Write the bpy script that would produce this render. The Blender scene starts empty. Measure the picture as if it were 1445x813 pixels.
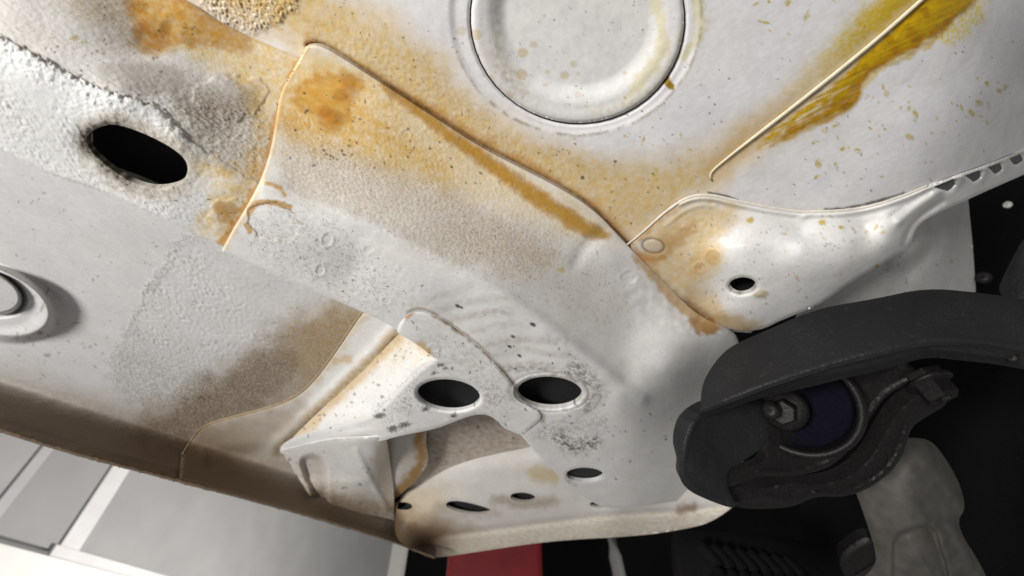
import bpy, math, random
import numpy as np
from mathutils import Vector, Matrix, kdtree
from mathutils.geometry import delaunay_2d_cdt

# ------------------------------------------------------------------ camera, world, lights
SC = bpy.context.scene
W0, H0, F0 = 1445.0, 813.0, 600.0
CX, CY = W0/2, H0/2
CAM = np.array([0.0, 0.0, 1.40])
S45 = math.sqrt(0.5)
cam = bpy.data.cameras.new('camera'); camo = bpy.data.objects.new('camera', cam)
SC.collection.objects.link(camo)
camo.location = CAM; camo.rotation_euler = (math.radians(135), 0, 0)
cam.sensor_width = 36; cam.lens = 36*F0/W0; cam.clip_start = 0.005; cam.clip_end = 200
cam.dof.use_dof = True; cam.dof.focus_distance = 0.255; cam.dof.aperture_fstop = 7.5
SC.camera = camo

world = bpy.data.worlds.new('World'); SC.world = world; world.use_nodes = True
bg = world.node_tree.nodes['Background']
bg.inputs[0].default_value = (1.0, 0.985, 0.965, 1); bg.inputs[1].default_value = 0.25

def area_light(name, loc, target, size, power, col):
    l = bpy.data.lights.new(name, 'AREA'); l.shape = 'DISK'; l.size = size; l.energy = power; l.color = col
    o = bpy.data.objects.new(name, l); SC.collection.objects.link(o)
    o.location = CAM + np.array(loc)
    d = Vector(np.array(target) - np.array(loc)); o.rotation_euler = d.to_track_quat('-Z', 'Y').to_euler()
    return o
area_light('work_lamp', (-0.95, -0.92, -0.50), (0.05, 0.20, 0.25), 0.42, 40.0, (1.0, 0.985, 0.965))
area_light('wall_fill', (-0.4, 4.3, 0.2), (-3.3, 4.8, 0.9), 1.0, 120.0, (1.0, 0.985, 0.96))  # added fill without a visible source, brightens the garage wall

SC.view_settings.view_transform = 'Standard'; SC.view_settings.look = 'None'
SC.view_settings.gamma = 1; SC.view_settings.exposure = 0.0
SC.view_settings.use_curve_mapping = False
SC.render.engine = 'CYCLES'
SC.cycles.max_bounces = 6

# ------------------------------------------------------------------ projection helpers
def rays(x, y):
    x = np.asarray(x, float); y = np.asarray(y, float)
    a = (x-CX)/F0; b = (CY-y)/F0
    return np.stack([a, S45*(1-b), S45*(1+b)], -1)
def dz(x, y, z):   # axial depth where the line of sight meets height z above the camera
    return z/(S45*(1+(CY-y)/F0))
def dh(x, y, h):   # axial depth where it meets horizontal distance h
    return h/(S45*(1-(CY-y)/F0))
def pt(x, y, d): return CAM + rays(x, y)*d
def ptz(x, y, z): return pt(x, y, dz(x, y, z))

# ------------------------------------------------------------------ noise
_rs = np.random.RandomState(7)
PERM = np.concatenate([_rs.permutation(512)]*3)
GA = _rs.rand(512)*2*np.pi; GX = np.cos(GA); GY = np.sin(GA)
def pn(x, y, seed=0):
    x = x+seed*17.31; y = y-seed*9.77
    xi = np.floor(x).astype(int); yi = np.floor(y).astype(int); xf = x-xi; yf = y-yi
    xi &= 511; yi &= 511
    u = xf*xf*xf*(xf*(xf*6-15)+10); v = yf*yf*yf*(yf*(yf*6-15)+10)
    def g(ix, iy, fx, fy):
        h = PERM[(PERM[(ix+seed*13) & 511]+iy) & 511]
        return GX[h]*fx+GY[h]*fy
    n00 = g(xi, yi, xf, yf); n10 = g(xi+1, yi, xf-1, yf); n01 = g(xi, yi+1, xf, yf-1); n11 = g(xi+1, yi+1, xf-1, yf-1)
    return ((n00*(1-u)+n10*u)*(1-v)+(n01*(1-u)+n11*u)*v)*1.5
def fbm(x, y, o=4, seed=0, gain=0.5):
    r = 0; a = 1
    for i in range(o):
        r = r+a*pn(x*2**i, y*2**i, seed+i); a *= gain
    return r
def ss(a, b, t):
    t = np.clip((t-a)/(b-a), 0, 1); return t*t*(3-2*t)

# ------------------------------------------------------------------ 2-D shape helpers (drawing plane of a panel)
def chaikin(p, it=2, closed=True):
    p = [tuple(map(float, q)) for q in p]
    for _ in range(it):
        o = []; n = len(p)
        if not closed: o.append(p[0])
        for i in range(n if closed else n-1):
            a, b = p[i], p[(i+1) % n]
            if a == b: o += [a, a]; continue
            o += [(a[0]*.75+b[0]*.25, a[1]*.75+b[1]*.25), (a[0]*.25+b[0]*.75, a[1]*.25+b[1]*.75)]
        if not closed: o.append(p[-1])
        p = o
    r = [p[0]]
    for q in p[1:]:
        if abs(q[0]-r[-1][0])+abs(q[1]-r[-1][1]) > 1e-6: r.append(q)
    if closed and abs(r[0][0]-r[-1][0])+abs(r[0][1]-r[-1][1]) < 1e-6: r.pop()
    return np.array(r)
def resample(p, s, closed=True):
    q = np.vstack([p, p[:1]]) if closed else np.asarray(p, float)
    L = np.r_[0, np.cumsum(np.hypot(*np.diff(q, axis=0).T))]
    n = max(4, int(round(L[-1]/s)))
    t = np.linspace(0, L[-1], n+1)
    t = t[:-1] if closed else t
    return np.stack([np.interp(t, L, q[:, 0]), np.interp(t, L, q[:, 1])], -1)
def ell(cx, cy, rx, ry, rot=0, n=48):
    a = np.linspace(0, 2*np.pi, n, endpoint=False); r = math.radians(rot)
    x = rx*np.cos(a); y = ry*np.sin(a)
    return np.stack([cx+x*np.cos(r)-y*np.sin(r), cy+x*np.sin(r)+y*np.cos(r)], -1)
def elr(x, y, cx, cy, rx, ry, rot=0):
    r = math.radians(rot); dx = x-cx; dy = y-cy
    return np.sqrt(((dx*np.cos(r)+dy*np.sin(r))/rx)**2+((-dx*np.sin(r)+dy*np.cos(r))/ry)**2)
def inpoly(x, y, p):
    c = np.zeros(x.shape, bool); n = len(p)
    for i in range(n):
        x1, y1 = p[i]; x2, y2 = p[(i+1) % n]
        if y1 == y2: continue
        m = (y1 > y) != (y2 > y)
        c ^= m & (x < (x2-x1)*(y-y1)/(y2-y1)+x1)
    return c
def pdist(x, y, p, closed=False):
    """distance to a polyline and fraction of the way along it"""
    p = np.asarray(p, float); n = len(p)
    best = np.full(x.shape, 1e9); tt = np.zeros(x.shape); sd = np.zeros(x.shape)
    segs = n if closed else n-1
    for i in range(segs):
        ax, ay = p[i]; bx, by = p[(i+1) % n]
        ux, uy = bx-ax, by-ay; L2 = ux*ux+uy*uy+1e-9
        t = np.clip(((x-ax)*ux+(y-ay)*uy)/L2, 0, 1)
        d = np.hypot(x-ax-t*ux, y-ay-t*uy)
        m = d < best
        best = np.where(m, d, best); tt = np.where(m, (i+t)/segs, tt)
        sd = np.where(m, np.sign((x-ax)*uy-(y-ay)*ux), sd)
    return best, tt, sd
def sdpoly(x, y, p):
    d, _, _ = pdist(x, y, p, True)
    return np.where(inpoly(x, y, p), -d, d)
class Ctx: pass
def mask(c, pts, soft=8, warp=6, wl=25, seed=1, sm=1):
    """soft irregular patch; pts in the drawing plane"""
    p = chaikin(pts, sm)
    pad = soft*2+warp*3+4
    m = (c.x > p[:, 0].min()-pad) & (c.x < p[:, 0].max()+pad) & (c.y > p[:, 1].min()-pad) & (c.y < p[:, 1].max()+pad)
    r = np.zeros(c.x.shape)
    if not m.any(): return r
    x, y = c.x[m], c.y[m]
    sd = sdpoly(x, y, p)+warp*fbm(x/wl, y/wl, 4, seed)
    r[m] = 1-ss(-soft, soft, sd)
    return r
def stroke(c, pts, w=6, soft=3, warp=2, wl=14, seed=1):
    p = chaikin(pts, 2, False) if len(pts) > 2 else np.array(pts, float)
    pad = (max(w) if isinstance(w, (list, tuple)) else w)+soft*2+warp*3+4
    m = (c.x > p[:, 0].min()-pad) & (c.x < p[:, 0].max()+pad) & (c.y > p[:, 1].min()-pad) & (c.y < p[:, 1].max()+pad)
    r = np.zeros(c.x.shape)
    if not m.any(): return r
    x, y = c.x[m], c.y[m]
    d, t, _ = pdist(x, y, p)
    ww = np.interp(t, np.linspace(0, 1, len(w)), w) if isinstance(w, (list, tuple)) else w
    r[m] = 1-ss(-soft, soft, d-ww+warp*fbm(x/wl, y/wl, 3, seed))
    return r
def ridge(c, pts, w, smooth=2):
    p = chaikin(pts, smooth, False) if len(pts) > 2 else np.array(pts, float)
    pad = w*3+3
    m = (c.x > p[:, 0].min()-pad) & (c.x < p[:, 0].max()+pad) & (c.y > p[:, 1].min()-pad) & (c.y < p[:, 1].max()+pad)
    r = np.zeros(c.x.shape)
    if not m.any(): return r
    d, t, _ = pdist(c.x[m], c.y[m], p)
    r[m] = np.exp(-(d/w)**2)
    return r
def dots(c, n, poly, r0, r1, seed, sq=0.7):
    """scattered specks inside a polygon -> coverage"""
    rs = np.random.RandomState(seed); p = np.asarray(poly, float)
    out = np.zeros(c.x.shape); k = 0; tries = 0
    order = np.argsort(c.y); ys = c.y[order]
    while k < n and tries < n*20:
        tries += 1
        x = rs.uniform(p[:, 0].min(), p[:, 0].max()); y = rs.uniform(p[:, 1].min(), p[:, 1].max())
        if not inpoly(np.array([x]), np.array([y]), p)[0]: continue
        k += 1
        r = r0+(r1-r0)*rs.rand()**2.5; a = rs.rand()*3.14; e = 1+rs.rand()*sq
        lo, hi = np.searchsorted(ys, [y-2*r*e-2, y+2*r*e+2]); idx = order[lo:hi]
        if len(idx) == 0: continue
        xx = c.x[idx]; s = np.abs(xx-x) < 2*r*e+2; idx = idx[s]
        dx = c.x[idx]-x; dy = c.y[idx]-y
        q = np.hypot((dx*np.cos(a)+dy*np.sin(a))/e, (-dx*np.sin(a)+dy*np.cos(a))*e)
        out[idx] = np.maximum(out[idx], 1-ss(r*.55, r*1.35+.4, q))
    return out

# ------------------------------------------------------------------ materials
def new_mat(name):
    m = bpy.data.materials.new(name); m.use_nodes = True
    nt = m.node_tree; b = nt.nodes['Principled BSDF']
    return m, nt, b
def painted_metal(name):
    m, nt, b = new_mat(name); N = nt.nodes.new; L = nt.links.new
    ac = N('ShaderNodeAttribute'); ac.attribute_name = 'tint'
    ar = N('ShaderNodeAttribute'); ar.attribute_name = 'gloss'       # x roughness, y grain, z wetness
    sep = N('ShaderNodeSeparateXYZ'); L(ar.outputs['Vector'], sep.inputs[0])
    tc = N('ShaderNodeTexCoord')
    n1 = N('ShaderNodeTexNoise'); n1.inputs['Scale'].default_value = 1100; n1.inputs['Detail'].default_value = 4
    n2 = N('ShaderNodeTexNoise'); n2.inputs['Scale'].default_value = 350; n2.inputs['Detail'].default_value = 6
    for n in (n1, n2): L(tc.outputs['Object'], n.inputs['Vector'])
    # slight mottling of the paint
    mr = N('ShaderNodeMapRange'); mr.inputs[1].default_value = .25; mr.inputs[2].default_value = .75
    mr.inputs[3].default_value = .93; mr.inputs[4].default_value = 1.05; L(n2.outputs[0], mr.inputs[0])
    mx = N('ShaderNodeVectorMath'); mx.operation = 'SCALE'
    L(ac.outputs['Color'], mx.inputs[0]); L(mr.outputs[0], mx.inputs['Scale'])
    L(mx.outputs[0], b.inputs['Base Color'])
    L(sep.outputs[0], b.inputs['Roughness'])
    # grain
    ad = N('ShaderNodeMath'); ad.operation = 'MULTIPLY_ADD'; ad.inputs[1].default_value = .5
    L(n1.outputs[0], ad.inputs[0]); L(n2.outputs[0], ad.inputs[2])
    bp = N('ShaderNodeBump'); bp.inputs['Distance'].default_value = .0007
    L(sep.outputs[1], bp.inputs['Strength']); L(ad.outputs[0], bp.inputs['Height'])
    L(bp.outputs[0], b.inputs['Normal'])
    L(sep.outputs[2], b.inputs['Coat Weight']); b.inputs['Coat Roughness'].default_value = .18
    b.inputs['Specular IOR Level'].default_value = .28
    return m
def plain(name, col, rough=.6, metal=0, bump=0, scale=300, var=.25, spec=.4):
    m, nt, b = new_mat(name); N = nt.nodes.new; L = nt.links.new
    tc = N('ShaderNodeTexCoord'); n = N('ShaderNodeTexNoise'); n.inputs['Scale'].default_value = scale; n.inputs['Detail'].default_value = 6
    L(tc.outputs['Object'], n.inputs['Vector'])
    cr = N('ShaderNodeMapRange'); cr.inputs[1].default_value = .3; cr.inputs[2].default_value = .7
    cr.inputs[3].default_value = 1-var; cr.inputs[4].default_value = 1+var; L(n.outputs[0], cr.inputs[0])
    v = N('ShaderNodeVectorMath'); v.operation = 'SCALE'; v.inputs[0].default_value = col
    L(cr.outputs[0], v.inputs['Scale']); L(v.outputs[0], b.inputs['Base Color'])
    b.inputs['Roughness'].default_value = rough; b.inputs['Metallic'].default_value = metal
    b.inputs['Specular IOR Level'].default_value = spec
    if bump:
        bp = N('ShaderNodeBump'); bp.inputs['Strength'].default_value = bump; bp.inputs['Distance'].default_value = .001
        L(n.outputs[0], bp.inputs['Height']); L(bp.outputs[0], b.inputs['Normal'])
    return m
M_BODY = painted_metal('painted_body_steel')
M_DARK = plain('cavity_dark', (.012, .012, .013), .9)  # near-black, carries the darkness of the unlit hollows
M_GAP = plain('gap_dark', (.05, .055, .065), .6)
def worn_black(name):
    m, nt, b = new_mat(name); N = nt.nodes.new; L = nt.links.new
    tc = N('ShaderNodeTexCoord')
    def noise(sc, det, lo, hi):
        n = N('ShaderNodeTexNoise'); n.inputs['Scale'].default_value = sc; n.inputs['Detail'].default_value = det; L(tc.outputs['Object'], n.inputs['Vector'])
        r = N('ShaderNodeMapRange'); r.inputs[1].default_value = lo; r.inputs[2].default_value = hi; L(n.outputs[0], r.inputs[0]); return n, r
    n1, dust = noise(28, 5, .45, .72); n2, fine = noise(700, 4, .50, .68); n3, chip = noise(160, 3, .66, .70)
    mu = N('ShaderNodeMath'); mu.operation = 'MULTIPLY'; L(dust.outputs[0], mu.inputs[0]); L(fine.outputs[0], mu.inputs[1])
    m1 = N('ShaderNodeMix'); m1.data_type = 'RGBA'; m1.inputs[6].default_value = (.0095, .010, .0115, 1); m1.inputs[7].default_value = (.034, .033, .031, 1); L(mu.outputs[0], m1.inputs[0])
    m2 = N('ShaderNodeMix'); m2.data_type = 'RGBA'; m2.inputs[7].default_value = (.022, .019, .016, 1); L(m1.outputs[2], m2.inputs[6]); L(chip.outputs[0], m2.inputs[0])
    L(m2.outputs[2], b.inputs['Base Color']); b.inputs['Roughness'].default_value = .6; b.inputs['Specular IOR Level'].default_value = .3
    bp = N('ShaderNodeBump'); bp.inputs['Strength'].default_value = .5; bp.inputs['Distance'].default_value = .0008; L(n2.outputs[0], bp.inputs['Height']); L(bp.outputs[0], b.inputs['Normal'])
    return m
M_BLACK = worn_black('black_coated_steel')
M_RUBBER = plain('black_rubber', (.0035, .0035, .004), .8, 0, .3, 300, .3, .1)
M_BUSH = plain('blue_black_rubber', (.003, .0026, .0065), .85, 0, .3, 300, .3, .08)
M_STEEL = plain('dull_steel', (.014, .013, .0125), .5, .6, .3, 500, .4)
M_ALU = plain('cast_aluminium', (.056, .052, .045), .65, 0, .4, 60, .3)  # base kept dark to stand in for the shade on the arm
M_RED = plain('red_enamel', (.17, .006, .010), .45, 0, .2, 9, .25)
M_GREY = plain('grey_pole_paint', (.16, .155, .15), .5, 0, 0, 20, .1)

# ------------------------------------------------------------------ object helpers
COL = SC.collection
def empty(name, loc, label, cat, group=None):
    o = bpy.data.objects.new(name, None); COL.objects.link(o); o.location = loc; o.empty_display_size = .02
    o['label'] = label; o['category'] = cat
    if group: o['group'] = group
    return o
def link(name, me, mat, parent=None, label=None, cat=None, kind=None):
    o = bpy.data.objects.new(name, me); COL.objects.link(o)
    me.materials.append(mat)
    if parent is not None:
        o.parent = parent
        bpy.context.view_layer.update()
        o.matrix_parent_inverse = parent.matrix_world.inverted()
    if label: o['label'] = label
    if cat: o['category'] = cat
    if kind: o['kind'] = kind
    return o
def mesh_np(name, V, T):
    me = bpy.data.meshes.new(name)
    me.vertices.add(len(V)); me.vertices.foreach_set('co', np.ascontiguousarray(V, np.float32).ravel())
    n = len(T); me.loops.add(n*3); me.loops.foreach_set('vertex_index', np.ascontiguousarray(T, np.int32).ravel())
    me.polygons.add(n); me.polygons.foreach_set('loop_start', np.arange(0, n*3, 3, dtype=np.int32))
    me.polygons.foreach_set('loop_total', np.full(n, 3, np.int32))
    me.polygons.foreach_set('use_smooth', np.ones(n, bool))
    me.update(calc_edges=True); me.validate()
    return me

def tps(ctrl):
    c = np.array(ctrl, float); P = c[:, :2]/500.; w = c[:, 2]; n = len(c)
    d = np.hypot(P[:, None, 0]-P[None, :, 0], P[:, None, 1]-P[None, :, 1])
    K = np.where(d > 0, d*d*np.log(d+1e-12), 0)+np.eye(n)*1e-4
    A = np.zeros((n+3, n+3)); A[:n, :n] = K; A[:n, n] = 1; A[:n, n+1:] = P; A[n, :n] = 1; A[n+1:, :n] = P.T
    s = np.linalg.solve(A, np.r_[w, 0, 0, 0])
    def ev(x, y):
        x = np.asarray(x, float)/500.; y = np.asarray(y, float)/500.
        r = s[n]+s[n+1]*x+s[n+2]*y
        for i in range(n):
            d2 = (x-P[i, 0])**2+(y-P[i, 1])**2
            r = r+s[i]*.5*d2*np.log(d2+1e-20)
        return r
    return ev
def Z(*a): # control points at heights above the camera (mm)
    return [(x, y, 1/dz(x, y, z*.001)) for x, y, z in a]

def zline(pts, step=34):
    p = np.array(pts, float); L = np.r_[0, np.cumsum(np.hypot(*np.diff(p[:, :2], axis=0).T))]
    t = np.linspace(0, L[-1], max(2, int(L[-1]/step)+1))
    return [tuple(np.interp(t_, L, p[:, k]) for k in range(3)) for t_ in t]

def panel(name, outline, ctrl, parent, mat=None, holes=(), feat=None, paint=None, s=1.6, thick=1.6, skirt=0, roll=1.2,
          rollw=2.2, smooth=2, hole_thick=4.0, hole_roll=None, label=None, cat=None, kind=None):
    """pressed sheet: outline and relief on its own surface, with edge thickness, a returned skirt and open holes"""
    ev = tps(ctrl) if not callable(ctrl) else ctrl
    loops = [resample(chaikin(outline, smooth), s)]
    for h in holes: loops.append(resample(np.asarray(h, float), s))
    O = loops[0]
    x0, y0 = O.min(0)-2*s; x1, y1 = O.max(0)+2*s
    nx = int((x1-x0)/s)+2; ny = int((y1-y0)/s)+2
    gx = x0+np.arange(nx)*s; gy = y0+np.arange(ny)*s
    ins = np.zeros((ny, nx), bool)
    E = [(l, np.roll(l, -1, 0)) for l in loops]
    A = np.vstack([e[0] for e in E]); B = np.vstack([e[1] for e in E])
    for j in range(ny):
        yy = gy[j]; m = (A[:, 1] > yy) != (B[:, 1] > yy)
        xs = np.sort(A[m, 0]+(yy-A[m, 1])*(B[m, 0]-A[m, 0])/(B[m, 1]-A[m, 1]))
        ins[j] = (np.searchsorted(xs, gx) % 2) == 1
    touch = np.zeros((ny, nx), bool)
    for t in (0, .33, .67):
        q = A+(B-A)*t
        touch[((q[:, 1]-y0)/s).astype(int), ((q[:, 0]-x0)/s).astype(int)] = True
    dil = touch.copy()
    for a in (-1, 0, 1):
        for b in (-1, 0, 1): dil |= np.roll(np.roll(touch, a, 0), b, 1)
    cell = ins[:-1, :-1] & ins[1:, :-1] & ins[:-1, 1:] & ins[1:, 1:] & ~dil[:-1, :-1]
    # grid points that may be used
    near = np.zeros((ny, nx), bool)
    for a in (0, 1):
        for b in (0, 1): near |= np.roll(np.roll(touch, a, 0), b, 1)
    use = np.zeros((ny, nx), bool)
    for a in (0, 1):
        for b in (0, 1): use[a:ny-1+a, b:nx-1+b] |= cell
    inner = np.zeros((ny, nx), bool)
    inner[1:-1, 1:-1] = cell[:-1, :-1] & cell[1:, :-1] & cell[:-1, 1:] & cell[1:, 1:]
    band = ins & ~inner & (use | ~near)
    allp = inner | band
    idx = -np.ones((ny, nx), int); idx[allp] = np.arange(allp.sum())
    JJ, II = np.nonzero(allp); px = gx[II]; py = gy[JJ]; ng = len(px)
    cj, ci = np.nonzero(cell)
    a = idx[cj, ci]; b = idx[cj, ci+1]; c_ = idx[cj+1, ci+1]; d = idx[cj+1, ci]
    T = [np.stack([a, d, c_], -1), np.stack([a, c_, b], -1)]
    bj, bi = np.nonzero(band); bid = idx[bj, bi]
    pts = [Vector(p) for p in np.vstack(loops)]; edges = []; k = 0; starts = []
    for l in loops:
        n = len(l); starts.append(k)
        edges += [(k+i, k+(i+1) % n) for i in range(n)]; k += n
    nl = k
    pts += [Vector((gx[i], gy[j])) for j, i in zip(bj, bi)]
    gid = np.r_[ng+np.arange(nl), bid]
    ov, oe, of, ovo, _, _ = delaunay_2d_cdt(pts, edges, [], 0, 1e-5)
    omap = np.array([gid[q[0]] if len(q) else -1 for q in ovo]); oc = np.array([tuple(v) for v in ov])
    tr = np.array(of)
    cen = oc[tr].mean(1)
    ok = np.zeros(len(tr), bool)
    # inside test by scan of centroids
    I2 = ((cen[:, 0]-x0)/s).astype(int).clip(0, nx-2); J2 = ((cen[:, 1]-y0)/s).astype(int).clip(0, ny-2)
    cand = ~cell[J2, I2]
    cx_, cy_ = cen[cand, 0], cen[cand, 1]
    cc = np.zeros(len(cx_), bool)
    order = np.argsort(cy_); cys = cy_[order]
    lo = np.searchsorted(cys, np.minimum(A[:, 1], B[:, 1]), 'right'); hi = np.searchsorted(cys, np.maximum(A[:, 1], B[:, 1]), 'right')
    for e in range(len(A)):
        if hi[e] <= lo[e]: continue
        w_ = order[lo[e]:hi[e]]
        xc = A[e, 0]+(cy_[w_]-A[e, 1])*(B[e, 0]-A[e, 0])/(B[e, 1]-A[e, 1])
        cc[w_] ^= cx_[w_] < xc
    ok[np.nonzero(cand)[0]] = cc
    t2 = omap[tr[ok]]; p2 = oc[tr[ok]]
    ar = (p2[:, 1, 0]-p2[:, 0, 0])*(p2[:, 2, 1]-p2[:, 0, 1])-(p2[:, 1, 1]-p2[:, 0, 1])*(p2[:, 2, 0]-p2[:, 0, 0])
    t2 = np.where((ar > 0)[:, None], t2[:, ::-1], t2)
    t2 = t2[(t2 >= 0).all(1) & (np.abs(ar) > 1e-6)]
    T.append(t2); T = np.vstack(T)
    LP = np.vstack(loops)
    X = np.r_[px, LP[:, 0]]; Y = np.r_[py, LP[:, 1]]
    c = Ctx(); c.x, c.y = X, Y
    w = ev(X, Y); dep = 1/w
    R = rays(X, Y); P = R*dep[:, None]
    # surface normal of the smooth base (towards the viewer)
    e = .5
    Pu = rays(X+e, Y)/ev(X+e, Y)[:, None]-P; Pv = rays(X, Y+e)/ev(X, Y+e)[:, None]-P
    Nn = np.cross(Pv, Pu); Nn /= np.linalg.norm(Nn, axis=1)[:, None]
    sgn = np.sign((Nn*R).sum(1)); Nn *= -sgn[:, None]
    rl = np.linalg.norm(R, axis=1); cosv = np.abs((Nn*R).sum(1))/rl
    c.u = P[:, 0]*1000; c.v = (P[:, 1]*.8-P[:, 2]*1.3)*1000; c.P = P; c.dep = dep
    h = np.zeros(len(X))
    kd = kdtree.KDTree(len(LP))
    for i, q in enumerate(LP): kd.insert((q[0], q[1], 0), i)
    kd.balance()
    c.edge = np.full(len(X), 99.)
    # distance to the edge for vertices near it
    nearv = np.r_[np.zeros(ng, bool), np.ones(nl, bool)]
    dd = dil.copy()
    for _ in range(4):
        q = dd.copy()
        for a_ in (-1, 0, 1):
            for b_ in (-1, 0, 1): q |= np.roll(np.roll(dd, a_, 0), b_, 1)
        dd = q
    nearv[:ng] = dd[JJ, II]
    c.hole = np.zeros(len(X), bool)
    for i in np.nonzero(nearv)[0]:
        _, k_, c.edge[i] = kd.find((X[i], Y[i], 0)); c.hole[i] = k_ >= len(loops[0])
    if feat is not None: h = h+feat(c)
    rr = np.full(len(X), roll) if hole_roll is None else np.where(c.hole, hole_roll, roll)
    h = h-rr*np.exp(-(c.edge/rollw)**2)
    P = R*(dep-h*.001/np.clip(cosv, .4, 1)/rl)[:, None]
    # colours
    n = len(X)
    colr = np.tile(np.array([.63, .62, .605]), (n, 1)); gl = np.tile(np.array([.48, .12, 0.0]), (n, 1))
    colr = colr*(1+.05*fbm(c.u/22, c.v/22, 3, 401)+.03*fbm(c.u/5, c.v/5, 2, 405))[:, None]*(1-np.array([0, .012, .035])*np.clip(fbm(c.u/35, c.v/35, 2, 408)+.3, 0, 1)[:, None])
    if paint is not None: colr, gl = paint(c, colr, gl)
    V = [P]; nv = n; CO = [colr]; GL = [gl]; TT = [T]
    # edge thickness and skirts
    for li, l in enumerate(loops):
        m = len(l); ids = ng+starts[li]+np.arange(m)
        base = P[ids]; nb = Nn[ids]
        th = thick if li == 0 else hole_thick
        prev = base; off = nv
        rings = [base, base-nb*th*.001]
        if li == 0 and skirt: rings.append(rings[-1]+np.array([0, 0, skirt*.001]))
        st = nv
        for r in rings:
            V.append(r); CO.append(colr[ids]*(1 if li == 0 else .8)); GL.append(gl[ids]); nv += m
        i0 = np.arange(m); i1 = (i0+1) % m
        for k in range(len(rings)-1):
            a_ = st+k*m+i0; b_ = st+k*m+i1; c2 = st+(k+1)*m+i1; d_ = st+(k+1)*m+i0
            TT += [np.stack([a_, b_, c2], -1), np.stack([a_, c2, d_], -1)]
    V = np.vstack(V)+CAM; T = np.vstack(TT); CO = np.vstack(CO); GL = np.vstack(GL)
    org = V.mean(0)
    me = mesh_np(name, V-org, T)
    at = me.attributes.new('tint', 'FLOAT_COLOR', 'POINT')
    at.data.foreach_set('color', np.c_[np.clip(CO, 0, 1), np.ones(len(CO))].astype(np.float32).ravel())
    at = me.attributes.new('gloss', 'FLOAT_VECTOR', 'POINT')
    at.data.foreach_set('vector', GL.astype(np.float32).ravel())
    o = bpy.data.objects.new(name, me); COL.objects.link(o); o.location = org
    me.materials.append(mat or M_BODY)
    if parent is not None:
        o.parent = parent; bpy.context.view_layer.update(); o.matrix_parent_inverse = parent.matrix_world.inverted()
    if label: o['label'] = label
    if cat: o['category'] = cat
    if kind: o['kind'] = kind
    return o
def mixc(col, m, rgb):   # lay a stain of colour rgb with coverage m over the paint
    m = np.clip(m, 0, 1)[:, None]; return col*(1-m)+np.array(rgb)*m
def mulc(col, m, rgb):   # transparent film
    m = np.clip(m, 0, 1)[:, None]; return col*(1-m+m*np.array(rgb))

FILM = (.86, .62, .31); ORANGE = (.40, .17, .03); AMBER = (.22, .08, .012); DIRT = (.40, .34, .27); GRIME = (.13, .105, .08)
YELL = (.40, .245, .001)

# ================================================================== THE CAR BODY FROM BELOW
body = empty('car_underbody', ptz(760, 350, .25), 'white painted car underbody with wax stains, rails and drain holes', 'car body')

# ---- floor pan
PLUG = (815, 26, 153, 150, 12)
SEAM = [(432, 66), (449, 63), (480, 80), (546, 123), (613, 166), (679, 209), (746, 243), (796, 269), (839, 297), (879, 340), (912, 374), (960, 423), (992, 450), (1028, 463)]
def pan_feat(c):
    x, y = c.x, c.y
    r = elr(x, y, 812, 20, 181, 173, 12)
    h = -1.1*(1-ss(.93, 1.0, r))
    h += .25*fbm(c.u/40, c.v/40, 3, 3)
    # granular sealant near the rail
    g = mask(c, [(285, -20), (430, -20), (415, 15), (372, 42), (362, 55), (330, 40), (285, 12)], 8, 8, 20, 5)
    h += g*(1.0*np.abs(fbm(c.u/2.2, c.v/2.2, 3, 11))+.5)
    wax = mask(c, [(400, 30), (500, 30), (640, 130), (760, 215), (900, 300), (890, 345), (700, 235), (430, 64)], 15, 15, 40, 6)
    h += wax*.14*fbm(c.u/2.2, c.v/2.2, 3, 12)
    h += -2.6*ridge(c, [(p[0]+2.0, p[1]-2.6) for p in SEAM], 3.2, 1)
    # sheet sinks towards the bead
    h += -.9*ridge(c, [(1310, -10), (1200, 90), (1100, 172), (1003, 254)], 16)
    # wax ridge edges of the brushed run
    y1 = mask(c, [(1330, -10), (1385, -10), (1330, 40), (1290, 75), (1235, 95), (1180, 130), (1220, 135), (1160, 172), (1120, 185), (1075, 205), (1130, 160), (1230, 80)], 5, 6, 18, 8)
    s = (x*.86+y*-.5); h += y1*.35
    h += .16*y1*pn(s/60, (x*.42+y*.9)/3.0, 21)+.22*y1*fbm(x/16, y/16, 3, 22)
    return h
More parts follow.
